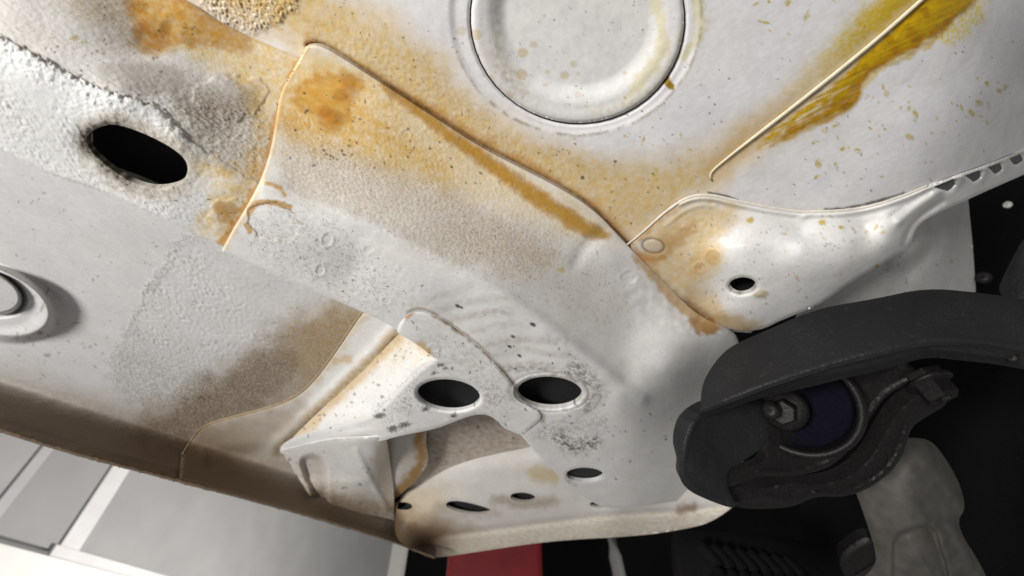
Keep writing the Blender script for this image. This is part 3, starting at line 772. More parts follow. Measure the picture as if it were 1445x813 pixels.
    sp = dots(c, 70, [(400, 90), (520, 110), (700, 260), (600, 260), (400, 230)], .6, 2.0, 162)
    sp = np.maximum(sp, dots(c, 60, [(640, 420), (760, 470), (960, 600), (860, 700), (760, 600), (690, 500)], .5, 1.6, 163))
    sp = np.maximum(sp, dots(c, 40, [(320, 340), (480, 310), (600, 400), (556, 455), (430, 400)], .5, 1.5, 164))
    col = mixc(col, sp*.85, (.05, .042, .035))
    for (a, b, r) in [(752, 458, 3.5), (646, 432, 3), (651, 434, 2), (719, 489, 2.6), (733, 502, 2.6), (724, 475, 2.4)]:
        col = mixc(col, (1-ss(.7, 1.2, elr(x, y, a, b, r*1.4, r*.8, 25)))*.9, (.03, .028, .025))
    tb = stroke(c, [(574, 441), (590, 434), (608, 439), (642, 461), (672, 483), (702, 512), (718, 530), (729, 546)], 1.8, 1.4, 1.2, 9, 165)
    col = mulc(col, tb*.6, (.36, .25, .15))
    tb = stroke(c, [(729, 546), (726, 557), (734, 569), (754, 578), (767, 584), (766, 594)], 3, 2.5, 1.5, 9, 166)
    col = mulc(col, tb*.7, (.34, .27, .19))
    col = mulc(col, (1-ss(.6, 1.1, elr(x, y, 792, 381, 7, 5)+.3*ng))*.7, (.8, .72, .35))
    gl[:, 0] = .46-.12*film-.2*np.maximum(bl, run); gl[:, 1] = .14+.22*ds+.1*film; gl[:, 2] = .5*bl+.25*run+.04*film; gl[:, 1] *= 1-.6*np.maximum(bl, run)
    return col, gl
RB_OUT = [(432, 65), (432, 65), (449, 63), (480, 80), (546, 123), (613, 166), (679, 209), (746, 243), (796, 269), (839, 297), (879, 340), (912, 374), (960, 423), (992, 450), (1028, 463), (1028, 463), (1045, 480), (1048, 560), (1050, 650), (1040, 700), (1040, 700), (960, 706), (895, 716), (862, 718), (839, 712), (799, 682), (762, 646), (735, 614), (735, 614), (700, 600), (690, 540), (600, 480), (560, 467), (546, 456), (513, 441), (480, 426), (415, 400), (365, 377), (312, 355), (312, 355), (329, 323), (345, 297), (360, 270), (370, 249), (382, 213), (389, 173), (395, 133), (407, 110)]
CRB = [(376, 258), (430, 282), (492, 305), (575, 340), (673, 391), (712, 415), (770, 457), (830, 505), (880, 545), (905, 562)]
rb_ctrl = Z(*zline([(410, 50, 246.8), (449, 63, 246.8), (546, 123, 246.8), (679, 209, 246.8), (796, 269, 246.8), (839, 297, 246.8), (879, 340, 246.8), (960, 423, 246), (1028, 463, 243)]),
            *zline([(415, 85, 243.5), (530, 130, 243.5), (670, 222, 243.5), (790, 284, 243.5), (850, 330, 243.5)], 44),
            *zline([(p[0]+4, p[1]-7, 192.6 if p[0] < 760 else 193.5+(p[0]-760)*.02) for p in CRB]),
            *zline([(p[0]-6, p[1]+11, 187.0) for p in CRB[:-1]]),
            *zline([(312, 352, 186.5), (430, 405, 186.5), (560, 466, 186.5), (640, 520, 186.5), (735, 612, 186.5), (800, 680, 186.5), (862, 716, 187)]),
            (500, 380, 186.5), (640, 450, 186.5), (730, 500, 186.5), (776, 554, 186.5), (700, 560, 186.5), (825, 620, 186.5), (825, 670, 186.5), (850, 570, 187),
            (880, 600, 188.5), (880, 660, 188.5), (900, 710, 190), (940, 560, 207), (930, 620, 202), (930, 680, 199), (1000, 520, 236), (1000, 590, 234), (1000, 660, 226), (960, 704, 207),
            (900, 470, 221), (960, 490, 222), (940, 520, 209), (1048, 500, 255), (1050, 600, 256), (1045, 700, 244))
rail_b = panel('rail_extension', RB_OUT, rb_ctrl, body, holes=[HOLE2, HOLE3], feat=rb_feat, paint=rb_paint, skirt=50, thick=1.0, roll=.7, rollw=1.5, label='flared rail end with two round holes and wiped dirt')

# ---- closing plate with its rounded tab
HOLE1 = ell(633, 557.5, 44.5, 22, 5)
PL_OUT = [(560, 469), (560, 469), (564, 456), (574, 443), (590, 437), (606, 441), (640, 463), (670, 485), (700, 514), (716, 532), (726, 546), (723, 556), (731, 567), (752, 576), (763, 584), (763, 592), (750, 603), (737, 613), (737, 613), (729, 611), (706, 598), (693, 587), (678, 584), (660, 588), (639, 596), (613, 606), (563, 615), (530, 625), (480, 627), (440, 632), (402, 641), (396, 640), (394, 635), (400, 625), (430, 612), (480, 601), (520, 588), (531, 582), (545, 570), (565, 548), (590, 524), (614, 507), (614, 507), (593, 489)]
def pl_feat(c):
    x, y = c.x, c.y
    h = .10*fbm(c.u/14, c.v/14, 3, 171)
    q = elr(x, y, 633, 557.5, 44.5, 22, 5); h += -1.0*np.exp(-((q-1)/.07)**2)
    q = elr(x, y, 776, 554, 46, 22.5, 3); h += -.9*np.exp(-((q-1.2)/.08)**2)
    h += 1.6*np.exp(-elr(x, y, 500, 612, 32, 7, -8)**2*1.4)
    h += -1.4*ridge(c, [(530, 605), (555, 600), (590, 596)], 6)*0
    for (a, b, r) in [(612, 492, 8), (690, 560, 7)]:
        q = elr(x, y, a, b, r, r*.7); h += .3*np.exp(-((q-1)/.25)**2)
    return h
def pl_paint(c, col, gl):
    x, y = c.x, c.y; nf = fbm(c.u/5, c.v/5, 4, 181); ng = fbm(c.u/1.5, c.v/1.5, 3, 182)
    gr = mask(c, [(570, 470), (640, 470), (725, 545), (735, 600), (660, 590), (690, 560), (640, 520), (590, 530), (610, 505)], 12, 8, 18, 183)
    col = mulc(col, gr*ss(-.3, .7, ng+nf)*.4, (.50, .45, .39))
    g2 = mask(c, [(590, 520), (560, 560), (525, 590), (545, 600), (590, 580), (585, 550)], 8, 8, 12, 184)
    col = mixc(col, g2*ss(.15, .6, ng)*.7, (.12, .105, .09))
    g3 = mask(c, [(665, 540), (700, 540), (720, 560), (700, 575), (672, 565)], 6, 6, 12, 185)
    col = mixc(col, g3*ss(0, .5, ng)*.55, (.22, .19, .16))
    sp = dots(c, 60, PL_OUT, .5, 1.8, 186, 1.0)
    col = mixc(col, sp*.85, (.035, .03, .028))
    for (a, b, r) in [(535, 587, 6), (601, 577, 5), (640, 587, 4), (626, 546, 0.1), (622, 515, 4), (612, 527, 3.5), (628, 520, 3), (555, 605, 7), (570, 600, 6)]:
        col = mixc(col, (1-ss(.5, 1.2, elr(x, y, a, b, r*1.5, r*.7, -10)+.6*ng))*.85, (.05, .045, .04))
    col = mixc(col, stroke(c, [(574, 446), (582, 439)], 4.5, 2.5, 1.5, 6, 187)*.9, (.33, .14, .04))
    ed = stroke(c, [(592, 437), (606, 441), (640, 463), (670, 485), (700, 514), (726, 546)], 2.5, 2, 2, 9, 188)
    col = mulc(col, ed*np.clip(.5+nf, 0, 1), (.45, .33, .20))
    col = mulc(col, stroke(c, [(593, 486), (606, 498)], 5, 4, 2, 8, 189)*.8, (.8, .55, .22))
    gl[:, 0] = .42; gl[:, 1] = .14
    return col, gl
pl_ctrl = Z((560, 467, 184.9), (600, 440, 184.9), (660, 475, 184.9), (726, 546, 184.9), (763, 590, 184.9), (740, 612, 184.9), (660, 570, 184.9), (600, 560, 184.9), (614, 505, 184.9), (640, 596, 184.9),
            (563, 600, 185), (530, 590, 190), (530, 622, 191.5), (480, 605, 206), (480, 625, 208), (397, 634, 243), (402, 640, 241), (440, 615, 224), (440, 630, 224))
plate = panel('closing_plate', PL_OUT, pl_ctrl, body, holes=[HOLE1], feat=pl_feat, paint=pl_paint, thick=1.5, hole_thick=3, roll=.9, label='white plate with rounded tab and one round hole')
def rim_wax(name, pts, ev, r, tint, parent, lift=.3):
    return tube(name, on_surface(pts, ev, lift, 3), r, M_BODY, parent, 8, .7, tint)

# ---- inner floor and sill wall (left of the rails)
FOLD = [(-60, 531), (0, 547), (150, 585), (300, 622), (430, 661), (540, 699), (612, 729)]
PINCH = [(-60, 588), (0, 606), (90, 635), (200, 664), (300, 690), (430, 725), (540, 758), (614, 786)]
def sf_feat(c):
    x, y = c.x, c.y
    h = .2*fbm(c.u/60, c.v/60, 3, 201)
    # boss with a fitted plug at the frame edge
    q = elr(x, y, -14, 425, 106, 55, 17)
    h += 12*(1-ss(.78, 1.0, q))-3*(1-ss(.55, .85, q))
    q2 = elr(x, y, -22, 411, 62, 33, 17)
    h += 6*(1-ss(.80, .9, q2))-6*np.exp(-((q2-.95)/.05)**2)
    # hammered coating patch
    pt_ = mask(c, [(276, 331), (240, 350), (232, 385), (212, 400), (195, 440), (160, 500), (150, 545), (230, 585), (330, 540), (400, 470), (480, 425), (330, 350)], 11, 9, 13, 202)*(.35+.65*ss(620, 470, y+.35*(300-x)))
    g = fbm(c.u/2.8, c.v/2.8, 4, 203, .55)*(.7+.6*fbm(c.u/18, c.v/18, 2, 206))
    h += pt_*(.18+.42*g*(1-.6*mask(c, [(280, 330), (400, 380), (520, 430), (400, 470), (300, 400)], 20, 8, 20, 204)))
    h += .22*np.exp(-(np.abs(pt_-.5)/.3)**2)*(pt_ > .02)*(pt_ < .98)
    # ragged sealer along the bottom flange
    d, t, _ = pdist(x, y, PINCH)
    h += np.exp(-(d/7)**2)*(1.2+1.3*fbm(x/14, y/14, 3, 205))
    h += -1.0*ridge(c, [(p[0], p[1]-14) for p in PINCH], 4)
    d, t, _ = pdist(x, y, [(p[0], p[1]-2) for p in FOLD])
    return h
def sill_stain(c, col, nf, ng):
    x, y = c.x, c.y
    by = np.interp(x, [-60, 0, 150, 230, 300, 380, 430, 500, 560, 614, 660, 1100], [535, 550, 590, 612, 640, 672, 694, 726, 748, 768, 820, 1300])
    haze = ss(-62, 30, y-by+4*nf+4*ng); sill = ss(-30, 18, y-by+3*nf+4*ng)
    col = mulc(col, haze*.8, (.56, .45, .33))
    return mixc(col, sill*.93, (.105, .072, .045)), sill
def sf_paint(c, col, gl):
    x, y = c.x, c.y; nf = fbm(c.u/6, c.v/6, 4, 211); ng = fbm(c.u/1.6, c.v/1.6, 3, 212); nb = fbm(c.u/30, c.v/30, 3, 213)
    fy = np.interp(x, [p[0] for p in FOLD], [p[1] for p in FOLD])
    # brown wax and road grime thick on the sill wall
    col = col*np.array([.84, .84, .855])
    col, sill = sill_stain(c, col, nf, ng)
    py_ = np.interp(x, [p[0] for p in PINCH], [p[1] for p in PINCH])
    low = ss(-20, 0, y-py_)
    col = mixc(col, low*np.clip(.35+.6*nf, 0, 1)*.6, (.22, .16, .10))
    # sooty wedge reaching up to the rail
    wd = mask(c, [(190, 590), (230, 575), (290, 530), (340, 505), (385, 462), (440, 440), (480, 424), (560, 452), (500, 520), (440, 580), (300, 640), (210, 620)], 26, 14, 34, 214)
    col = mulc(col, wd*np.clip(.85+.35*ng, 0, 1), (.52, .42, .31))
    wd2 = mask(c, [(225, 590), (290, 545), (345, 515), (380, 490), (420, 500), (400, 540), (380, 575), (290, 615)], 16, 12, 28, 215)
    col = mulc(col, wd2*np.clip(.7+.4*ng, 0, 1), (.56, .50, .42))
    wf = mask(c, [(400, 465), (440, 440), (478, 424), (560, 455), (470, 520), (425, 545)], 24, 8, 22, 216)
    col = mulc(col, wf*np.clip(.6+.3*nf, 0, 1), (.92, .74, .44))
    pt_ = mask(c, [(276, 331), (240, 350), (232, 385), (212, 400), (195, 440), (160, 500), (150, 545), (230, 585), (330, 540), (400, 470), (480, 425), (330, 350)], 11, 9, 13, 202)*(.35+.65*ss(620, 470, y+.35*(300-x)))
    rim = np.clip(pt_*(1-pt_)*4, 0, 1)*(x < 300)
    col = mulc(col, rim*ss(0, .5, ng+.3)*.55, (.45, .42, .38))
    col = mulc(col, pt_*.3, (.95, .93, .90))
    sp = dots(c, 170, [(0, 230), (280, 340), (520, 450), (400, 500), (200, 580), (0, 520)], .5, 2.0, 217, 1.0)
    sp = np.maximum(sp, dots(c, 14, [(40, 400), (110, 420), (140, 500), (0, 530), (0, 480)], 1.5, 4.0, 218, 1.2))
    col = mixc(col, sp*.6, (.20, .17, .14))
    col = mixc(col, (1-ss(.6, 1.2, elr(x, y, 57, 470, 4, 3)))*.8, (.22, .10, .05))
    q2 = elr(x, y, -22, 411, 62, 33, 17)
    col = mixc(col, np.exp(-((q2-.93)/.035)**2)*.9, (.06, .055, .05))
    col = mixc(col, (1-ss(.80, .9, q2))*.6, (.44, .43, .42))
    gl[:, 0] = .46+.15*sill; gl[:, 1] = .10+.3*sill+.15*wd; gl[:, 2] = .1*sill
    return col, gl
# floor plane and sill wall plane, met in a rounded fold
_a = np.array([(p[0], p[1], 1/dz(p[0], p[1], .250)) for p in FOLD]+[(p[0], p[1], 1/dz(p[0], p[1], .190)) for p in PINCH])
_c = np.linalg.lstsq(np.c_[_a[:, :2], np.ones(len(_a))], _a[:, 2], rcond=None)[0]
def sf_ev(x, y):
    x = np.asarray(x, float); y = np.asarray(y, float)
    wf = 1/dz(x, y, .250); ww = _c[0]*x+_c[1]*y+_c[2]
    return (wf+ww+np.sqrt((wf-ww)**2+.05**2))/2
sf_ctrl = sf_ev
sill_floor = panel('sill_floor', [(-50, 150), (-50, 150), (70, 200), (200, 250), (340, 310), (470, 390), (590, 440), (640, 470), (640, 470), (600, 540), (560, 620), (540, 690), (580, 735), (616, 776), (616, 776), (614, 786), (614, 786), (540, 758), (430, 725), (300, 690), (200, 664), (90, 635), (0, 606), (-50, 591), (-50, 591)],
                   sf_ctrl, body, feat=sf_feat, paint=sf_paint, thick=3, roll=.5, label='pale inner floor with hammered coating and brown waxed sill')
# ragged welded flange hanging along the sill
rs = np.random.RandomState(3)
fl = on_surface([(p[0], p[1]+1) for p in PINCH], sf_ev, 2, 3)
fl = fl+np.c_[rs.randn(len(fl))*.0002, np.zeros(len(fl)), rs.randn(len(fl))*.0003]
tube('pinch_weld', fl, [.0016, .0021, .0014, .0022, .0016, .0024, .0015, .002, .0026, .0014, .0022], M_BODY, body, 8, .9, (.13, .095, .065), label='brown lumpy welded flange along the sill bottom')

# ---- reinforcement sheet lapped on the inner floor
LAP = [(512, 438), (498, 458), (470, 500), (448, 530), (428, 552), (405, 566), (380, 575), (340, 585), (285, 600), (270, 620), (257, 641)]
RID = [(568, 464), (520, 515), (470, 562), (430, 600), (394, 636)]
def dp_feat(c):
    x, y = c.x, c.y
    h = 2.6*ridge(c, [(p[0]-7, p[1]-5) for p in RID], 9)
    h += -1.0*ridge(c, [(300, 650), (360, 640), (400, 636), (470, 645)], 10)+1.0*ridge(c, [(290, 632), (350, 625), (395, 622)], 9)
    return h+.12*fbm(c.u/30, c.v/30, 3, 221)
def dp_paint(c, col, gl):
    x, y = c.x, c.y; nf = fbm(c.u/6, c.v/6, 4, 222); ng = fbm(c.u/1.8, c.v/1.8, 3, 223)
    lap = stroke(c, LAP, [10, 10, 8, 7, 5, 3, 3, 2], 7, 5, 16, 224)
    col = mulc(col, lap*.5, (.80, .57, .25))
    rd = stroke(c, RID, 10, 7, 4, 20, 225)
    col = mulc(col, rd*.85*(.8+.4*nf), (.70, .52, .25))
    br = ss(590, 660, y+.35*(430-x)*-1*.3+8*nf)
    col = mulc(col, br*.5, (.60, .52, .43))
    lw = ss(470, 270, x+.4*(640-y)+10*nf)
    col = mulc(col, lw*.7, (.50, .42, .32))
    hz = mask(c, [(257, 640), (285, 600), (380, 580), (440, 560), (400, 620), (330, 650)], 14, 8, 30, 226)
    col = mulc(col, hz*.7, (.60, .50, .38))
    col, _ = sill_stain(c, col, nf, ng)
    col = mulc(col, mask(c, [(470, 505), (495, 500), (500, 512), (475, 516)], 4, 4, 10, 227)*.6, (.75, .5, .2))
    gl[:, 0] = .48; gl[:, 1] = .12
    return col, gl
dp_ctrl = lambda x, y: sf_ev(x, y)*1.009
panel('lapped_sheet', LAP+[(257, 641), (253, 677), (253, 677), (300, 690), (430, 725), (540, 757), (592, 776), (592, 776), (570, 690), (560, 640), (640, 480), (640, 480), (560, 450)], dp_ctrl, body, feat=dp_feat, paint=dp_paint, thick=1.2, roll=.8, label='thin lapped reinforcement sheet with waxed edge')
tube('seam_sealer', on_surface(LAP, dp_ctrl, -.2, 4), [.0006, .0008, .0007, .0009, .0005], M_BODY, sill_floor, 8, .7, (.34, .25, .14), label='thin yellowed sealer line along the lapped sheet')

# ---- outrigger wall rising from the closing plate to the floor
def ow_paint(c, col, gl):
    x, y = c.x, c.y; nf = fbm(c.u/5, c.v/5, 4, 231); ng = fbm(c.u/1.5, c.v/1.5, 3, 232)
    rd = stroke(c, [(p[0]+3, p[1]+2) for p in RID], 7, 7, 4, 20, 233)
    col = mulc(col, rd*.75, (.74, .53, .26))
    wx = mask(c, [(560, 465), (600, 495), (612, 505), (590, 515), (540, 520), (530, 500)], 14, 8, 20, 234)
    col = mulc(col, wx*np.clip(.4+.6*nf, 0, 1)*.8, (.90, .76, .48))
    col = mulc(col, stroke(c, [(580, 480), (606, 500)], 4, 4, 2, 10, 235)*.5, (.80, .55, .22))
    sp = dots(c, 60, [(394, 636), (560, 470), (612, 505), (531, 590)], .6, 2.0, 236)
    col = mixc(col, sp*.7, (.06, .05, .04))
    ed = mask(c, [(612, 505), (594, 522), (555, 565), (531, 588), (520, 580), (560, 545)], 6, 5, 10, 237)
    col = mixc(col, ed*ss(.2, .6, ng)*.6, (.12, .10, .08))
    gl[:, 0] = .45; gl[:, 1] = .2
    return col, gl
ow_ctrl = Z((568, 464, 248), (520, 515, 248), (470, 562, 248), (394, 636, 248), (616, 507, 189.5), (594, 523, 190), (555, 566, 190.5), (531, 588, 193), (480, 603, 209), (440, 616, 227), (408, 628, 241), (590, 478, 216), (630, 500, 192), (600, 530, 192), (560, 572, 192.5), (480, 612, 211))
panel('outrigger_wall', [(560, 474), (560, 474), (520, 515), (470, 562), (430, 600), (394, 637), (394, 637), (412, 629), (480, 606), (531, 589), (556, 568), (595, 526), (622, 507), (622, 507), (600, 470), (575, 460)],
      ow_ctrl, body, feat=lambda c: .25*fbm(c.u/4, c.v/4, 3, 239), paint=ow_paint, thick=1.2, roll=.3, label='bright sloping wall of the outrigger box')
# ---- box end under the plate
def be_feat(c):
    x, y = c.x, c.y
    h = -9.0*mask(c, [(424, 654), (430, 645), (448, 643), (458, 652), (462, 690), (462, 720), (450, 715), (434, 680)], 5, 1, 20, 241, 2)
    h += 1.0*ridge(c, [(397, 640), (415, 668), (437, 700)], 3)+2.0*ridge(c, [(503, 636), (520, 672), (545, 716)], 5)
    h += 1.5*ridge(c, [(460, 678), (490, 682), (515, 680)], 7)+2.5*np.exp(-elr(x, y, 500, 622, 30, 9)**2)
    return h
def be_paint(c, col, gl):
    nf = fbm(c.u/6, c.v/6, 4, 242)
    col = mulc(col, .3+.3*nf, (.88, .84, .78))
    col = mulc(col, mask(c, [(418, 654), (428, 643), (448, 641), (459, 650), (463, 688), (453, 700), (441, 698), (430, 680)], 4, 1, 20, 241, 2)*.6, (.66, .60, .56))  # slot recess coloured darker in place of its shade
    col = mulc(col, mask(c, [(430, 690), (560, 705), (560, 735), (430, 720)], 12, 4, 14, 243)*.8, (.5, .41, .31))
    col = mulc(col, mask(c, [(518, 630), (560, 610), (570, 730), (545, 720)], 8, 4, 14, 245)*.7, (.66, .55, .42))
    col, _ = sill_stain(c, col, nf, nf)
    sp = dots(c, 20, [(400, 640), (530, 630), (540, 720), (440, 700)], .8, 2.2, 244)
    col = mixc(col, sp*.7, (.06, .05, .04))
    return col, gl
dp_ev = dp_ctrl
be_ctrl = Z((396, 638, 241), (440, 630, 224), (480, 624, 208), (530, 622, 192), (545, 616, 190), (430, 665, 233), (480, 665, 222), (515, 665, 214), (545, 665, 222), (552, 690, 228), (556, 650, 216))+[(a, b, float(dp_ev(a, b))*1.006) for a, b in [(437, 701), (470, 711), (500, 720), (530, 728), (556, 734)]]
panel('box_end', [(396, 636), (396, 636), (437, 700), (437, 700), (490, 720), (556, 734), (556, 734), (556, 690), (550, 650), (545, 616), (545, 616), (480, 618), (440, 625)], be_ctrl, body, feat=be_feat, paint=be_paint, thick=1.2, roll=.3, label='pale folded end of the outrigger box with a slot recess')
# ---- cavity above the plate: ceiling and stained inner wall
def cv_paint(c, col, gl):
    nf = fbm(c.u/8, c.v/8, 4, 251); ng = fbm(c.u/2, c.v/2, 3, 252)
    col = mulc(col, .75+.3*nf, (.58, .47, .36))
    sp = dots(c, 30, [(590, 590), (740, 590), (720, 640), (600, 680)], .8, 2.2, 253)
    col = mixc(col, sp*.7, (.05, .04, .03))
    return col, gl
panel('cavity_roof', [(520, 560), (520, 560), (830, 560), (830, 640), (740, 660), (600, 720), (540, 730), (520, 730)], Z((500, 540, 244), (840, 540, 244), (500, 740, 246), (840, 740, 246), (660, 640, 246)), body, paint=cv_paint, label='brown stained sheet deep inside the opening')
def iw_paint(c, col, gl):
    nf = fbm(c.u/6, c.v/6, 4, 255)
    col = mulc(col, .5+.2*nf, (.75, .66, .55))
    col = mulc(col, stroke(c, [(596, 600), (590, 625), (596, 650), (580, 680), (560, 698)], [9, 8, 7, 10, 8], 6, 4, 12, 256)*.95, (.60, .36, .12))
    return col, gl
panel('inner_wall', [(535, 600), (535, 600), (604, 595), (600, 622), (606, 652), (592, 672), (570, 695), (545, 712), (545, 712), (538, 660)], Z((535, 600, 214), (604, 600, 221), (603, 652, 230), (545, 712, 233), (540, 650, 223), (575, 650, 226)), body, feat=lambda c: -2*ridge(c, [(546, 630), (552, 670), (553, 705)], 10), paint=iw_paint, thick=1.4, roll=.6, label='small folded sheet with orange wax inside the opening')
# ---- lower sill plate with slots, and the rear lip
SH = [ell(568, 714, 14, 5.5, 3), resample(chaikin([(628, 712), (634, 707), (650, 707), (672, 712), (694, 719), (692, 724), (672, 727), (648, 723), (632, 717)], 2), 2), ell(738, 702, 18, 6.8, 4), ell(842, 713, 10, 4, 12)]
LIP = [(604, 786), (620, 786), (679, 778), (779, 763), (895, 757), (960, 748), (1000, 739), (1032, 718)]
def lp_feat(c):
    x, y = c.x, c.y
    h = 3.0*np.exp(-((pdist(x, y, [(585, 690), (640, 668), (740, 655), (830, 640)])[0])/16)**2)
    h += 1.2*np.exp(-elr(x, y, 668, 684, 16, 10)**2)
    h += -1.8*np.exp(-((pdist(x, y, [(600, 765), (626, 757), (679, 750), (779, 737), (862, 727), (960, 722), (1040, 712)])[0])/5)**2)
    h += .8*fbm(x/30, y/10, 3, 260)*np.exp(-(pdist(x, y, LIP)[0]/9)**2)
    return h
def lp_paint(c, col, gl):
    col = col*np.array([.80, .78, .75])  # whole plate toned down to stand for the weak light reaching it
    x, y = c.x, c.y; nf = fbm(c.u/7, c.v/7, 4, 261); ng = fbm(c.u/2, c.v/2, 3, 262)
    col = mulc(col, mask(c, [(560, 690), (600, 680), (640, 690), (620, 740), (700, 760), (600, 790), (520, 740)], 16, 8, 20, 263)*.7, (.78, .66, .48))
    col = mulc(col, mask(c, [(500, 700), (560, 705), (600, 735), (680, 752), (680, 775), (600, 800), (520, 770)], 20, 8, 24, 264)*.8, (.55, .44, .31))
    col = mixc(col, mask(c, [(500, 722), (560, 742), (610, 752), (650, 758), (640, 775), (600, 800), (520, 780)], 12, 6, 14, 269)*.85, (.16, .10, .05))
    col, _ = sill_stain(c, col, nf, nf)
    col = mixc(col, stroke(c, [(548, 722), (562, 748), (600, 778), (640, 782)], [9, 16, 16, 5], 9, 3, 14, 270)*.85, (.07, .046, .026))
    col = mulc(col, stroke(c, [(756, 668), (780, 672)], 11, 7, 3, 10, 265)*.7, (.80, .66, .36))
    col = mulc(col, stroke(c, [(700, 705), (740, 712), (780, 708)], 7, 7, 3, 10, 266)*.7, (.5, .42, .34))
    col = mulc(col, stroke(c, [(620, 715), (660, 726), (700, 724)], 6, 6, 3, 10, 267)*.4, (.5, .42, .34))
    lipm = ss(-6, 4, y-np.interp(x, [600, 626, 679, 779, 862, 960, 1040], [765, 757, 750, 737, 727, 722, 712]))
    col = mixc(col, lipm*.75*(1-ss(660, 600, x)), (.62, .58, .50))
    col = mulc(col, lipm*ss(.1, .6, nf+.2)*.5, (.8, .68, .48))
    col = mixc(col, stroke(c, [(960, 720), (978, 716)], 6, 5, 3, 8, 268)*.7, (.20, .10, .05))
    gl[:, 0] = .4; gl[:, 1] = .08
    return col, gl
lp_ctrl = [(a, b, float(sf_ev(a, b))*1.014) for a, b in [(540, 731), (560, 765), (580, 774)]]+Z((585, 688, 246), (640, 658, 247), (740, 630, 247), (800, 610, 247), (900, 600, 246), (1040, 640, 243), (568, 714, 224), (610, 715, 216), (660, 716, 213), (738, 702, 214), (842, 700, 213), (950, 690, 214),
            (620, 755, 199), (679, 749, 199), (779, 736, 199), (862, 725, 199), (960, 720, 199), (1040, 708, 199), (604, 787, 190), (679, 778, 190), (779, 763, 190), (895, 757, 190), (960, 748, 190), (1032, 718, 190))
lowp = panel('lower_sill_plate', [(556, 738), (562, 703), (585, 684), (640, 656), (740, 626), (830, 600), (830, 600), (1045, 640), (1050, 700), (1032, 718), (1000, 739), (960, 748), (895, 757), (779, 763), (679, 778), (620, 787), (604, 787), (604, 787), (560, 765)],
             lp_ctrl, body, holes=SH, feat=lp_feat, paint=lp_paint, thick=1.5, roll=.5, label='lower sill plate with four small drain holes and pale rear lip')
# ---- near-black sheets behind the holes, standing in for their unlit insides
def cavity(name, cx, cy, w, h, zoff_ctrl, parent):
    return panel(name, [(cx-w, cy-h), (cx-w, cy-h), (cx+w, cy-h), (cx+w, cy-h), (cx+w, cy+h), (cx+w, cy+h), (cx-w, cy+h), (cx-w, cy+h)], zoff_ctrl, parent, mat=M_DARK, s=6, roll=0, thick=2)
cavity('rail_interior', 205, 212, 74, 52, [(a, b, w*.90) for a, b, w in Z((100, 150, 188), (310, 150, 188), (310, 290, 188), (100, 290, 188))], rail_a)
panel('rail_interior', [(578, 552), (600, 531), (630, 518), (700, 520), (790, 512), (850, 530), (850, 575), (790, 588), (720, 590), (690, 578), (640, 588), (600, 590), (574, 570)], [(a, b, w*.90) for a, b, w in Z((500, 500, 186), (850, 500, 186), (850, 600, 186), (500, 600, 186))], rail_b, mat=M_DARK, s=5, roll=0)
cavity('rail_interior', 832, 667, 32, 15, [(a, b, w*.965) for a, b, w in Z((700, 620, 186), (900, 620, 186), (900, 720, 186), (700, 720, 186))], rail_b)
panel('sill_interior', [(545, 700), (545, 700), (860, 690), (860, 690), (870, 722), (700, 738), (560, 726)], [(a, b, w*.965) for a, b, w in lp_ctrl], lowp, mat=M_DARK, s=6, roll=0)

# ---- wheel-house bracket on the right
BH = ell(1047.5, 403.5, 20, 12, -4)
BR_TOP = [(884, 346), (905, 330), (935, 302), (960, 284), (980, 276), (1004, 276), (1041, 285), (1085, 294), (1128, 300), (1155, 299), (1190, 298), (1228, 292), (1275, 277), (1309, 262), (1346, 248), (1396, 231), (1450, 207)]
NOTCH = [resample(np.array(q, float), 1.5) for q in ([(1317, 264), (1346, 252), (1350, 262), (1338, 270)], [(1362, 248), (1382, 240), (1386, 251), (1374, 257)], [(1394, 236), (1411, 230), (1415, 240), (1404, 246)], [(1424, 224), (1440, 217), (1443, 227), (1432, 233)])]
def br_feat(c):
    x, y = c.x, c.y
    h = .15*fbm(c.u/20, c.v/20, 3, 271)
    h += 1.5*ridge(c, [(p[0], p[1]+4) for p in BR_TOP[3:]], 3.2)-.8*ridge(c, [(p[0], p[1]+11) for p in BR_TOP[5:13]], 4)
    h += .6*ridge(c, [(940, 318), (965, 298), (985, 290), (1010, 290)], 3)
    h += 1.3*np.exp(-elr(x, y, 1136, 306, 13, 5, -25)**2*1.5)
    h += 1.1*ridge(c, [(1010, 356), (1040, 346), (1100, 343), (1160, 344), (1210, 334), (1262, 312)], 13)
    h += 1.6*ridge(c, [(1268, 313), (1295, 291), (1326, 270)], 6)-.9*ridge(c, [(1258, 304), (1290, 282), (1312, 270)], 4)-1.6*ridge(c, [(1276, 348), (1281, 328), (1296, 308), (1330, 285)], 5)+1.6*ridge(c, [(1349, 262), (1358, 252)], 5)+1.6*ridge(c, [(1386, 252), (1392, 240)], 4)+1.2*ridge(c, [(1416, 241), (1421, 229)], 4)
    q = elr(x, y, 1047.5, 403.5, 20, 12, -4); h += -.7*np.exp(-((q-1)/.12)**2)
    h += 1.0*np.exp(-elr(x, y, 1073, 415, 12, 6, -8)**2*1.5)
    for (a, b, r) in [(1006, 362, 11), (988, 378, 9)]:
        q = elr(x, y, a, b, r, r*.85); h += .3*np.exp(-((q-1)/.2)**2)
    q = elr(x, y, 922, 347, 15.5, 10, 10); h += .6*np.exp(-elr(x, y, 922, 347, 24, 16, 10)**2*2)-.7*np.exp(-((q-1)/.16)**2)
    h += mask(c, [(960, 300), (1060, 320), (1060, 345), (990, 340), (960, 330)], 14, 6, 20, 272)*.25*fbm(c.u/3, c.v/3, 3, 273)
    return h
